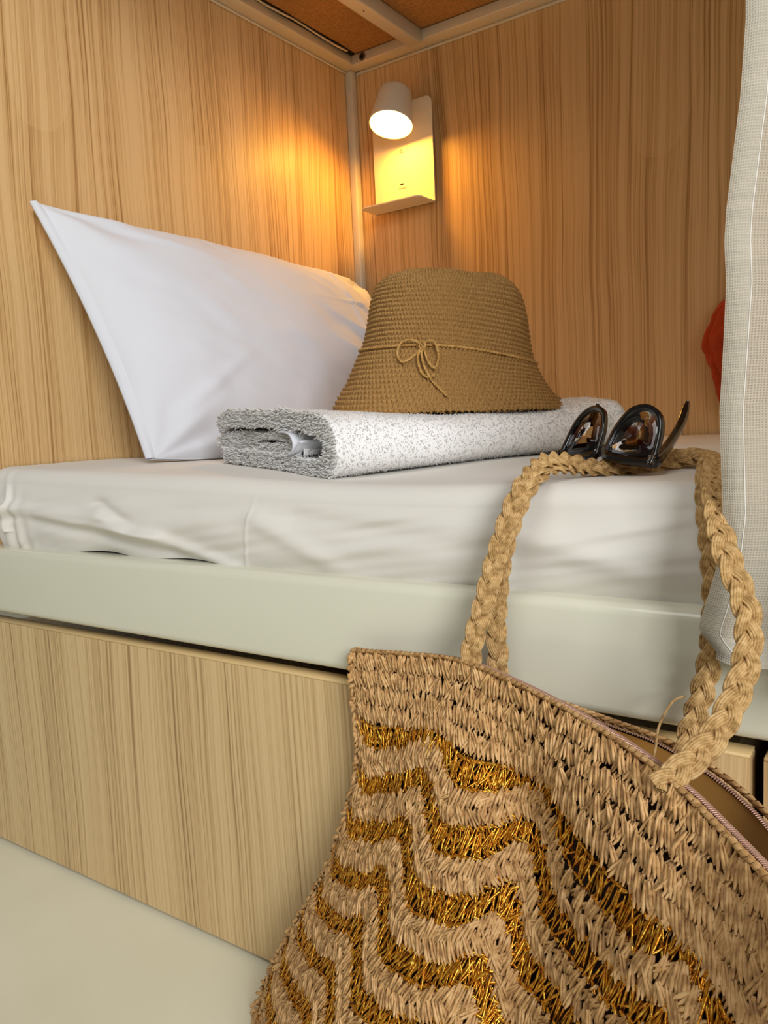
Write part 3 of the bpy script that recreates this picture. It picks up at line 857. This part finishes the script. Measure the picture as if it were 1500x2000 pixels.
def bagF(s, t):
    """front of the bag: s along the rim, t from rim to floor"""
    s = np.asarray(s, float); t = np.asarray(t, float)
    P = samp(rimF, s) * (1 - t)[..., None] + samp(botF, s) * t[..., None]
    lin = rimF[0] * (1 - t)[..., None] + botF[0] * t[..., None]
    P = P + (samp(leftE, t) - lin) * (np.clip(1 - s, 0, 1) ** 2.2)[..., None]
    bul = np.sin(PI * np.clip(t, 0, 1)) * np.sin(PI * np.clip(s, 0, 1)) ** 0.6
    nd = np.array([0.35, -0.93, 0.1])
    d = 0.030 * bul
    # slumped fold running down from the handle, raised ridge under the right rim
    fs = s - (0.36 + 0.52 * t)
    d = d - 0.045 * np.exp(-(fs / 0.10) ** 2) * np.clip(t * 5, 0, 1) * np.clip((0.95 - t) * 3, 0, 1)
    d = d + 0.022 * np.exp(-((s - 0.62 - 0.5 * t) / 0.11) ** 2) * np.clip(t * 6, 0, 1) * np.clip((0.8 - t) * 3, 0, 1)
    d = d - 0.010 * np.exp(-((s - 0.10) / 0.05) ** 2) * np.exp(-((t - 0.33) / 0.14) ** 2)
    d = d + 0.004 * vnoise(s * 9 + 4, t * 7, 71) * np.clip(t * 6, 0, 1)
    P = P + d[..., None] * nd
    P[..., 1] = np.minimum(P[..., 1], -0.052)
    return P
def bagB(s, t):
    s = np.asarray(s, float); t = np.asarray(t, float)
    P = samp(rimB, s) * (1 - t)[..., None] + samp(botB, s) * t[..., None]
    lin = rimB[0] * (1 - t)[..., None] + botB[0] * t[..., None]
    P = P + (samp(leftE, t) - lin) * (np.clip(1 - s, 0, 1) ** 3)[..., None]
    P[..., 1] = np.minimum(P[..., 1], -0.048)
    return P
def bag_frame(fn, s, t, e=0.004):
    P = fn(s, t)
    ds = norm(fn(np.clip(s + e, 0, 1), t) - fn(np.clip(s - e, 0, 1), t))
    dt = norm(fn(s, np.clip(t + e, 0, 1)) - fn(s, np.clip(t - e, 0, 1)))
    n = norm(np.cross(dt, ds))
    return P, ds, dt, n
S, T_ = np.meshgrid(np.linspace(0, 1, 120), np.linspace(0.012, 1, 90), indexing='ij')
PF, dS, dT, nF = bag_frame(bagF, S, T_)
sgn = 1 if (nF[60, 40] @ np.array([0.35, -0.93, 0.1])) > 0 else -1
FN = lambda s, t: (lambda P, a, b, n: (P, a, b, n * sgn))(*bag_frame(bagF, s, t))
mesh('gap_shade_sheet', (PF - sgn * nF * 0.0045).reshape(-1, 3), grid_faces(120, 90), M_GAP_SHADE, bag)  # dark sheet behind the yarn, paints the gaps as shaded
mesh('front_lining', (PF - sgn * nF * 0.0075).reshape(-1, 3), grid_faces(120, 90), M_LINING, bag)
PBk = bagB(S, T_)
mesh('back_panel', PBk.reshape(-1, 3), grid_faces(120, 90), M_STRAW, bag)
toF = norm(PF - PBk + 1e-6)
mesh('back_lining', (PBk + toF * np.minimum(0.006, np.linalg.norm(PF - PBk, axis=-1, keepdims=True) * .3)).reshape(-1, 3), grid_faces(120, 90), M_LINING, bag)
gb = np.stack([samp(botF, np.linspace(0, 1, 60)), samp(botB, np.linspace(0, 1, 60))])
mesh('bag_base', gb.reshape(-1, 3), grid_faces(2, 60), M_STRAW, bag)

# yarn leaf: a plump three-stranded twist, pointed at both ends (x width, y length, z height)
def yarn_leaf(sides=6, rings=6, twist=1.3):
    V = []
    for i in range(rings):
        f = i / (rings - 1)
        r = 0.5 * (math.sin(PI * (0.08 + 0.86 * f))) ** 0.6
        for j in range(sides):
            an_ = 2 * PI * j / sides
            lob = 1 + 0.24 * math.cos(2 * (an_ + twist * f * 2.4))
            V.append((r * lob * math.cos(an_), f - 0.5, r * lob * math.sin(an_)))
    return np.array(V), grid_faces(rings, sides, cv=True)
leafV, leafF = yarn_leaf()
thinV, thinF = yarn_leaf(5, 5, 0.0)
RIM_L = float(np.linalg.norm(np.diff(rimF, axis=0), axis=1).sum())      # metres
DROP = 0.40
def wave(s, t):
    """ripple of the rows, growing from the plain rim rows downwards (in units of t)"""
    g = np.clip((t - 0.10) / 0.14, 0, 1)
    ph = 2 * PI * (s * 3.9 - 0.02)
    return g * 0.030 * (np.sin(ph) + 0.28 * np.sin(2 * ph + 0.6)) - 0.02 * g
row_specs = []          # (t centre, t height, kind)
tt = 0.002
for _ in range(4):
    row_specs.append((tt + 0.0175, 0.035, 'rim')); tt += 0.036
tt += 0.004
kindc = 0
while tt < 1.0:
    hh = 0.045 if kindc % 2 == 0 else 0.052
    row_specs.append((tt + hh / 2, hh, 'gold' if kindc % 2 == 0 else 'straw')); tt += hh
    kindc += 1
SP = 0.0056
for ri_, (tc, th_, kd) in enumerate(row_specs):
    r = np.random.default_rng(100 + ri_)
    n = int(RIM_L * (1.0 + 0.1 * tc) / SP)
    parts = []
    if kd in ('rim', 'straw'):
        subs = (0,) if kd == 'rim' else (-1, 1)
        for sb in subs:
            s0 = (np.arange(n) + 0.5 + 0.12 * r.normal(size=n) + (0.5 if sb > 0 else 0)) / n
            s0 = np.clip(s0, 0.004, 0.996)
            hsub = th_ if kd == 'rim' else th_ * 0.56
            tb_ = tc + wave(s0, tc) + (0 if kd == 'rim' else sb * th_ * 0.24)
            tb_ = np.clip(tb_, 0.004, 0.995)
            P, a_, b_, nn_ = FN(s0, tb_)
            Lr = hsub * DROP
            for leg in (-1, 1):
                tilt = (0.42 if kd == 'rim' else 0.40) * leg + 0.06 * r.normal(size=n) + (0.38 * sb if kd == 'straw' else 0.08)
                yd = norm(b_ * np.cos(tilt)[:, None] + a_ * np.sin(tilt)[:, None] + nn_ * (0.18 * r.normal(size=n))[:, None])
                xd = norm(np.cross(yd, nn_)); zd = np.cross(xd, yd)
                O = P + a_ * (leg * SP * 0.25) + nn_ * (0.0012 + 0.0007 * r.normal(size=n) + (0.0012 if leg > 0 else 0))[:, None] + b_ * (0.0010 * r.normal(size=n))[:, None]
                for st in (-1, 1):
                    w_ = 0.0026 * r.uniform(0.85, 1.2, (n, 1))
                    y2 = norm(yd + xd * (0.07 * st + 0.05 * r.normal(size=(n, 1)))); x2 = norm(np.cross(y2, zd))
                    parts.append(instance(leafV, leafF, O + xd * 0.00095 * st + zd * 0.0004 * st, x2 * w_, y2 * Lr * 1.22 * r.uniform(0.88, 1.15, (n, 1)), zd * w_))
        V, F = merge(parts)
        mesh('straw_row', V, F, M_STRAW, bag, kind='stuff')
    else:
        n2 = int(n * 1.0)
        for q in range(5):
            s0 = np.clip((np.arange(n2) + 0.5 + 0.2 * q + 0.22 * r.normal(size=n2)) / n2, 0.004, 0.996)
            tb_ = np.clip(tc + wave(s0, tc) + 0.003 * r.normal(size=n2), 0.004, 0.995)
            P, a_, b_, nn_ = FN(s0, tb_)
            tilt = 0.28 * r.normal(size=n2) + (0.25, -0.25, 0.0, 0.12, -0.12)[q]
            yd = norm(b_ * np.cos(tilt)[:, None] + a_ * np.sin(tilt)[:, None] + nn_ * (0.16 * r.normal(size=n2))[:, None])
            xd = norm(np.cross(yd, nn_)); zd = np.cross(xd, yd)
            O = P + nn_ * (0.0004 + 0.0013 * r.normal(size=n2))[:, None]
            w_ = 0.0016 * r.uniform(0.7, 1.3, (n2, 1))
            parts.append(instance(thinV, thinF, O, xd * w_, yd * th_ * DROP * 1.12 * r.uniform(0.85, 1.15, (n2, 1)), zd * w_))
        # the knots along both borders of the open row
        for e_ in (-0.5, 0.5):
            s0 = np.clip((np.arange(n2) + 0.5 + 0.1 * r.normal(size=n2)) / n2, 0.004, 0.996)
            tb_ = np.clip(tc + wave(s0, tc) + e_ * th_ * 0.96, 0.004, 0.995)
            P, a_, b_, nn_ = FN(s0, tb_)
            yd = norm(a_ + 0.35 * b_ * r.normal(size=(n2, 1))); xd = norm(np.cross(yd, nn_)); zd = np.cross(xd, yd)
            parts.append(instance(thinV, thinF, P + nn_ * 0.0012, xd * 0.0028, yd * SP * 1.4, zd * 0.0028))
        V, F = merge(parts)
        mesh('gold_row', V, F, M_GOLD, bag, kind='stuff')
# side edge stitches down the left end of the bag
r = np.random.default_rng(190)
n = 85
t0 = np.linspace(0.01, 0.99, n)
E0 = samp(leftE, t0); ET = norm(np.gradient(E0, axis=0))
parts = []
for leg in (-1, 0, 1):
    yd = norm(ET + np.array([0.5 * leg, 0.3, 0]) + 0.3 * r.normal(size=(n, 3)))
    zd0 = np.array([-0.5, -0.8, 0.1]) + 0 * E0
    xd = norm(np.cross(yd, zd0)); zd = np.cross(xd, yd)
    O = E0 + np.array([-0.0015 + 0.003 * leg, -0.001 + 0.002 * leg, 0]) + 0.0008 * r.normal(size=(n, 3))
    parts.append(instance(leafV, leafF, O, xd * 0.0045, yd * 0.0095, zd * 0.0045))
V, F = merge(parts)
mesh('side_seam', V, F, M_STRAW, bag, kind='stuff')
# chain edge along both rims
def chain_edge(name, C_, up, parent):
    n = 92
    s0 = (np.arange(n) + 0.5) / n
    P = samp(C_, s0); Tn = norm(np.gradient(P, axis=0))
    upv = norm(np.array(up) + 0 * P)
    sd = norm(np.cross(Tn, upv))
    parts = []
    for leg in (-1, 1):
        yd = norm(Tn + 0.30 * leg * upv + 0.12 * leg * sd); xd = norm(np.cross(yd, upv)); zd = np.cross(xd, yd)
        parts.append(instance(leafV, leafF, P + upv * (0.0012 * leg + 0.001) + sd * 0.0010 * leg, xd * 0.0042, yd * 0.0112, zd * 0.0036))
    V, F = merge(parts)
    return mesh(name, V, F, M_STRAW, parent, kind='stuff')
chain_edge('rim_edge', rimF + np.array([0.0, -0.001, 0.0]), (0.05, -0.35, 0.9), bag)
chain_edge('rim_edge', rimB, (0.05, 0.1, 0.95), bag)
# a plain row under the back rim
n = 90
for dz_ in (0.012, 0.024):
    s0 = (np.arange(n) + .5) / n
    P, a_, b_, nn_ = bag_frame(bagB, s0, np.full(n, dz_ / 0.33))
    parts = [instance(leafV, leafF, P, norm(np.cross(b_ + a_ * .4 * l_, nn_)) * 0.004, norm(b_ + a_ * .4 * l_) * 0.014, nn_ * 0.004) for l_ in (-1, 1)]
    V, F = merge(parts)
    mesh('straw_row', V, F, M_STRAW, bag, kind='stuff')
# zip: tape and coil teeth on the inside of each rim
def zipper(C_, inward):
    s0 = np.linspace(0.02, 0.995, 220)
    P = samp(C_, s0); Tn = norm(np.gradient(P, axis=0))
    iw = np.array(inward, float)
    prof = [(0.0005, -0.012), (0.0015, -0.004), (0.003, -0.0012), (0.0052, -0.0008)]
    hz = norm(np.stack([-Tn[:, 1], Tn[:, 0], 0 * Tn[:, 0]], -1)) * (1 if np.dot(np.array([-Tn[110, 1], Tn[110, 0], 0]), iw) > 0 else -1)
    V = np.stack([P + hz * a_ + np.array([0, 0, 1.0]) * b_ for a_, b_ in prof], 1)
    tape = mesh('zip_tape', V.reshape(-1, 3), grid_faces(220, 4), M_TAPE, bag)
    n = 300
    s1_ = np.linspace(0.02, 0.99, n); P = samp(C_, s1_); Tn = norm(np.gradient(P, axis=0))
    hz = norm(np.stack([-Tn[:, 1], Tn[:, 0], 0 * Tn[:, 0]], -1)); hz = hz * (1 if hz[150] @ iw > 0 else -1)
    O = P + hz * 0.0055 + np.array([0, 0, -0.0002])
    yd = norm(hz + 0.15 * Tn); xd = norm(Tn); zd = np.cross(xd, yd)
    V, F = instance(thinV, thinF, O, xd * 0.0013, yd * 0.0042, zd * 0.0024)
    mesh('zip_teeth', V, F, M_ZIP, tape, kind='stuff')
zipper(rimF, (0.3, 0.95, 0))
zipper(rimB, (-0.3, -0.95, 0))

# braided handles
def braid(P, width, depth, pitch, upv):
    """three-strand plait, every strand a bundle of four cords"""
    Tn = norm(np.gradient(P, axis=0))
    T = Tn; N = np.array(upv, float) - (Tn @ np.array(upv, float))[:, None] * Tn; N = norm(N); B = np.cross(T, N)
    s = np.concatenate([[0], np.cumsum(np.linalg.norm(np.diff(P, axis=0), axis=1))])
    strands = []
    for k in range(3):
        ph = 2 * PI * s / pitch + 2 * PI * k / 3
        x = width * np.sin(ph); z = depth * np.sin(2 * ph)
        Q = P + x[:, None] * B + z[:, None] * N
        tq = norm(np.gradient(Q, axis=0)); nq = norm(N - np.einsum('ij,ij->i', N, tq)[:, None] * tq); bq = np.cross(tq, nq)
        cords = []
        for c_ in range(5):
            ca = (c_ - 2) * 0.00152
            hz_ = 0.0008 - 0.0002 * (c_ - 2) ** 2
            rr = 0.00105 + 0.0001 * np.sin(s * 900 + c_ * 2 + k)
            cords.append(tube(Q + bq * ca + nq * hz_, rr, 6, cap=False))
            if c_ in (1, 3): cords.append(tube(Q + bq * ca - nq * 0.0011, rr, 5, cap=False))
        strands.append(merge(cords))
    return strands
HA = [(0.820, -0.088, -0.152), (0.823, -0.083, -0.125), (0.829, -0.078, -0.100), (0.839, -0.068, -0.056), (0.850, -0.056, -0.016), (0.856, -0.038, 0.004), (0.855, -0.006, 0.0135), (0.859, 0.032, 0.0115), (0.870, 0.062, 0.004), (0.890, 0.093, 0.001), (0.915, 0.116, 0.004), (0.938, 0.121, 0.0085), (0.958, 0.104, 0.0095), (0.974, 0.066, 0.0105), (0.985, 0.016, 0.0105), (0.994, -0.036, 0.0), (1.003, -0.066, -0.018), (1.014, -0.094, -0.040), (1.028, -0.106, -0.071), (1.031, -0.112, -0.093), (1.029, -0.126, -0.116), (1.020, -0.152, -0.141), (1.007, -0.176, -0.155), (0.998, -0.190, -0.163)]
HBk = [(0.832, -0.063, -0.168), (0.834, -0.063, -0.140), (0.832, -0.060, -0.112), (0.835, -0.051, -0.060), (0.845, -0.038, -0.018), (0.853, -0.018, 0.003), (0.857, 0.010, 0.0085), (0.863, 0.056, 0.004), (0.880, 0.102, 0.001), (0.902, 0.128, 0.004), (0.925, 0.138, 0.0075), (0.950, 0.128, 0.0085), (0.968, 0.085, 0.0095), (0.979, 0.030, 0.0095), (0.985, -0.012, 0.003), (0.991, -0.038, -0.022), (0.997, -0.051, -0.055), (0.999, -0.056, -0.090), (0.997, -0.059, -0.120), (0.991, -0.060, -0.150), (0.983, -0.061, -0.178), (0.979, -0.062, -0.198)]
for pts, upv in ((HA, (0.43, -0.76, 0.50)), (HBk, (0.43, -0.76, 0.50))):
    P = catmull(pts, 420)
    sts = braid(P, 0.0050, 0.0024, 0.052, upv)
    hnd = bpy.data.objects.new('handle', None); hnd.empty_display_size = 0.03
    hnd.location = Vector(P[0]) + Vector((0, 0, H)) - bag.location
    link(hnd, bag)
    hnd['label'] = 'plaited jute shoulder handle'
    for V, F in sts:
        mesh('plait_strand', V, F, M_ROPE, hnd)
# one loose end of jute by the back handle
V, F = tube(catmull([(0.981, -0.066, -0.150), (0.974, -0.072, -0.154), (0.967, -0.080, -0.170), (0.966, -0.088, -0.187), (0.962, -0.095, -0.198)], 40), 0.0010, 6)
mesh('loose_thread', V, F, M_ROPE, bag)

# ------------------------------------------------------------------ sunglasses lying upside down on the handle
GL = np.array([0.817, 0.106, 0.0135]); GR = np.array([0.9245, 0.056, 0.0105])
gup = np.array([0.197, 0.425, 0.883]); gx = norm(GR - GL); GW = float(np.linalg.norm(GR - GL))
gu = norm(gup - gup.dot(gx) * gx); gn = np.cross(gx, gu)
if gn @ (camp - GL) < 0: gn = -gn                  # towards the viewer
GO = (GL + GR) / 2
glasses = empty('sunglasses', (GO[0], GO[1], GO[2] - 0.006), 'glossy black sunglasses with brown graduated lenses lying upside down on the plaited handle', 'sunglasses')
k_ = GW / 0.140
def g3(p, d=0.0):
    p = np.asarray(p, float)
    curve = -0.006 * (p[..., 0] / 0.07) ** 2          # the front wraps a little
    return GO + p[..., 0:1] * k_ * gx + p[..., 1:2] * gu + (np.asarray(d) + curve)[..., None] * gn
lens_ctrl = np.array([(0.011, 0.006), (0.030, 0.003), (0.050, 0.003), (0.0615, 0.006), (0.0625, 0.016), (0.0585, 0.032), (0.050, 0.043), (0.036, 0.0475), (0.022, 0.043), (0.013, 0.030), (0.0095, 0.016)])
rim_ctrl = np.array([(0.006, -0.002), (0.030, -0.0055), (0.052, -0.0055), (0.0690, -0.004), (0.0685, 0.013), (0.0635, 0.035), (0.053, 0.0475), (0.036, 0.0525), (0.019, 0.0475), (0.0085, 0.032), (0.005, 0.016)])
ln2 = catmull(lens_ctrl, 64, True); rm2 = catmull(rim_ctrl, 64, True)
parts = []
for sg in (-1, 1):
    f2 = np.array([sg, 1.0])
    loops = [g3(rm2 * f2, np.full(64, 0.0018)), g3(rm2 * f2 * np.array([0.985, 0.985]), np.full(64, 0.0030)), g3(ln2 * f2, np.full(64, 0.0022)), g3(ln2 * f2, np.full(64, -0.0018)), g3(rm2 * f2, np.full(64, -0.0020))]
    V = np.concatenate(loops)
    parts.append((V, grid_faces(5, 64, cu=True, cv=True)))
br_ = [(-0.012, -0.001), (0.0, 0.001), (0.012, -0.001), (0.0105, 0.009), (0.007, 0.012), (0.0, 0.0095), (-0.007, 0.012), (-0.0105, 0.009)]
bA = g3(np.array(br_), np.full(8, 0.0026)); bB = g3(np.array(br_), np.full(8, -0.002))
V, F = merge(parts)
F = [tuple(int(q) for q in f) for f in F]
o_ = len(V)
V = np.concatenate([V, bA, bB])
F += [tuple(o_ + i for i in range(8)), tuple(o_ + 8 + i for i in range(7, -1, -1))] + [(o_ + i, o_ + (i + 1) % 8, o_ + 8 + (i + 1) % 8, o_ + 8 + i) for i in range(8)]
front = mesh('front_frame', V, F, M_BLACK, glasses)
for sg in (-1, 1):
    f2 = np.array([sg, 1.0])
    rings = [ln2 * f2 * 1.0, (ln2 * f2 - ln2.mean(0) * f2) * 0.5 + ln2.mean(0) * f2]
    V = np.concatenate([g3(rings[0], np.full(64, 0.0004)), g3(rings[1], np.full(64, 0.0016)), g3(ln2.mean(0)[None] * f2, np.full(1, 0.0020))])
    uv = np.concatenate([(rings[0][:, 1] / 0.048)[:, None] * np.array([[0, 1]]), (rings[1][:, 1] / 0.048)[:, None] * np.array([[0, 1]]), [[0, ln2.mean(0)[1] / 0.048]]])
    F = [tuple(int(q) for q in f) for f in grid_faces(2, 64, cv=True)] + [(64 + i, 64 + (i + 1) % 64, 128) for i in range(64)]
    mesh('lens', V, F, M_LENS, glasses, uv=uv)
tdir = np.array([0.0, 0.106, 0.037])
for sg in (-1, 1):
    h0 = g3(np.array([[sg * 0.069, -0.001]]), np.zeros(1))[0]
    # end block with the small mark, then the arm running back with its tip turned up
    path = catmull([h0 + gn * 0.004, h0 + tdir * 0.06, h0 + tdir * 0.40 + np.array([0, 0, -0.002]), h0 + tdir * 0.75, h0 + tdir * 0.92 + np.array([0, 0, 0.005]), h0 + tdir * 1.04 + np.array([0, 0, 0.012])], 60)
    T, N, B = frames(path, gu)
    sN = np.interp(np.linspace(0, 1, 60), [0, .04, .2, .7, .93, 1], [.0035, .0065, .0055, .0042, .0050, .0025])
    sB = np.interp(np.linspace(0, 1, 60), [0, .04, .2, .9, 1], [.0018, .0034, .0034, .0034, .0018])
    an = np.arange(16) * 2 * PI / 16
    cs = np.sign(np.cos(an)) * np.abs(np.cos(an)) ** .5; sn = np.sign(np.sin(an)) * np.abs(np.sin(an)) ** .5
    V = path[:, None] + N[:, None] * (cs[None, :, None] * sN[:, None, None]) + B[:, None] * (sn[None, :, None] * sB[:, None, None])
    V = V.reshape(-1, 3)
    F = [tuple(int(q) for q in f) for f in grid_faces(60, 16, cv=True)] + [tuple(range(15, -1, -1)), tuple(59 * 16 + i for i in range(16))]
    arm = mesh('temple_arm', V, F, M_BLACK, glasses)
    if sg > 0:
        # small silver script-like mark on the end block
        o0 = h0 + gn * 0.0066 - gx * 0.001 * k_
        mk = [(-0.0022, 0.0035), (-0.0008, 0.0040), (0.0004, 0.0030), (-0.0012, 0.0022), (0.0010, 0.0016), (-0.0010, 0.0006), (0.0008, 0.0), (-0.0014, -0.0012), (0.0006, -0.0022), (-0.0006, -0.0032)]
        mc = catmull([o0 + a_ * gx + b_ * gu for a_, b_ in mk], 60)
        V, F = tube(mc, 0.00028, 5)
        mesh('silver_mark', V, F, M_SILVER, arm)
        V, F = tube([o0 + gx * 0.0034 + gu * 0.0042, o0 + gx * 0.0026 - gu * 0.0042], 0.00032, 6)
        mesh('silver_mark', V, F, M_SILVER, arm)

# ------------------------------------------------------------------ linen curtain at the right
curt = empty('linen_curtain', (1.25, -0.065, -0.12), 'sheer off-white linen curtain hanging at the right edge of the bunk', 'curtain')
edge_z = np.array([-0.112, -0.104, -0.097, -0.084, -0.055, -0.019, 0.015, 0.049, 0.083, 0.129, 0.155, 0.174, 0.217, 0.241, 0.286, 0.301, 0.45, 0.835])
edge_u = np.array([1.004, 0.996, 0.992, 0.996, 1.004, 1.008, 1.007, 1.006, 1.008, 1.011, 1.010, 1.011, 1.016, 1.019, 1.022, 1.022, 1.020, 1.016])
nz, nw = 190, 260
zz = np.linspace(-0.118, 0.835, nz)
def curtain_pt(w, z, off=0.0):
    """w = distance across the cloth from its free edge"""
    eu = np.interp(z, edge_z, edge_u)
    hang = np.clip((0.83 - z) / 0.95, 0, 1)
    amp = 0.013 + 0.010 * hang
    ph = w * 62 + 0.8 * np.sin(z * 3.0) + 1.9
    u = eu + w * 0.86 + 0.004 * np.sin(w * 40) * np.clip(w * 20, 0, 1)
    fold = amp * np.sin(ph) * np.clip(w * 22, 0, 1) + 0.003 * vnoise(w * 30, z * 14, 81)
    v = -0.072 - fold + 0.006 * np.sin(z * 9 + w * 6) * np.clip(w * 15, 0, 1) + off
    zb = z - 0.010 * np.clip(w / 0.06, 0, 1) * np.clip(-(z - 0.0) / 0.118, 0, 1)
    return np.stack([u, v, zb], -1)
W, ZZ = np.meshgrid(np.linspace(0, 1.08, nw), zz, indexing='ij')
uvc = np.stack([W, ZZ], -1).reshape(-1, 2)
mesh('curtain_panel', curtain_pt(W, ZZ).reshape(-1, 3), grid_faces(nw, nz), M_LINEN, curt, uv=uvc)
hw = 0.016
W2, Z2 = np.meshgrid(np.linspace(0, hw, 12), zz, indexing='ij')
mesh('side_hem', curtain_pt(W2, Z2, -0.0014).reshape(-1, 3), grid_faces(12, nz), M_HEM, curt, uv=np.stack([W2 * 1.02, Z2], -1).reshape(-1, 2))
P = curtain_pt(np.full(nz, hw), zz, -0.0016)
V, F = tube(P, 0.0005, 6)
mesh('hem_stitch', V, F, M_SHEET, curt)
W3, Z3 = np.meshgrid(np.linspace(0, 1.08, nw), np.linspace(-0.118, -0.100, 8), indexing='ij')
mesh('bottom_hem', curtain_pt(W3, Z3, -0.0012).reshape(-1, 3), grid_faces(nw, 8), M_HEM, curt, uv=np.stack([W3, Z3], -1).reshape(-1, 2))
V, F = tube([(0.05, -0.075, 0.842), (UE, -0.075, 0.842)], 0.007, 12)
mesh('curtain_rod', V, F, M_METAL, curt)

# ------------------------------------------------------------------ rust coloured cloth hanging at the back panel
def cloth_bundle():
    n1_, n2_ = 130, 90
    b = np.linspace(0, 1, n1_); a_ = np.arange(n2_) * 2 * PI / n2_
    Bq, A_ = np.meshgrid(b, a_, indexing='ij')
    half = np.interp(Bq, [0, .04, .2, .36, .48, .58, .75, .84, .95, 1], [.045, .060, .070, .080, .086, .082, .070, .060, .034, .008])
    fold = 0.22 * np.abs(np.sin(A_ * 6 + Bq * 1.5)) + 0.12 * np.abs(np.sin(A_ * 9 - Bq * 5)) - 0.17 + 0.10 * vnoise(A_ / (2 * PI) * 16, Bq * 9, 91)
    rad = half * (1 + fold)
    x = 0.870 + rad * np.cos(A_) + 0.006 * np.sin(Bq * 9); y = VB - 0.036 + 0.42 * rad * np.sin(A_) ; z = 0.055 + 0.215 * Bq
    y = np.minimum(y, VB - 0.003)
    return np.stack([x, y, z], -1), n1_, n2_
CV, c1, c2 = cloth_bundle()
rust = empty('hanging_cloth', (0.87, VB - 0.036, 0.055), 'crumpled rust red cloth hanging on the back panel behind the curtain', 'cloth')
mesh('cloth_folds', CV.reshape(-1, 3), grid_faces(c1, c2, cv=True), M_RUST, rust)
V, F = tube(catmull([(0.870, VB - 0.036, 0.262), (0.872, VB - 0.03, 0.285), (0.874, VB - 0.012, 0.300), (0.874, VB - 0.006, 0.30)], 20), 0.003, 8)
mesh('hanging_loop', V, F, M_RUST, rust)
V, F = disc((0.874, VB - 0.0005, 0.302), (0, -1, 0), 0.007, 0.016)
structure(mesh('wall_peg_1', V, F, M_FRAME))  # unseen wall peg that carries the cloth loop
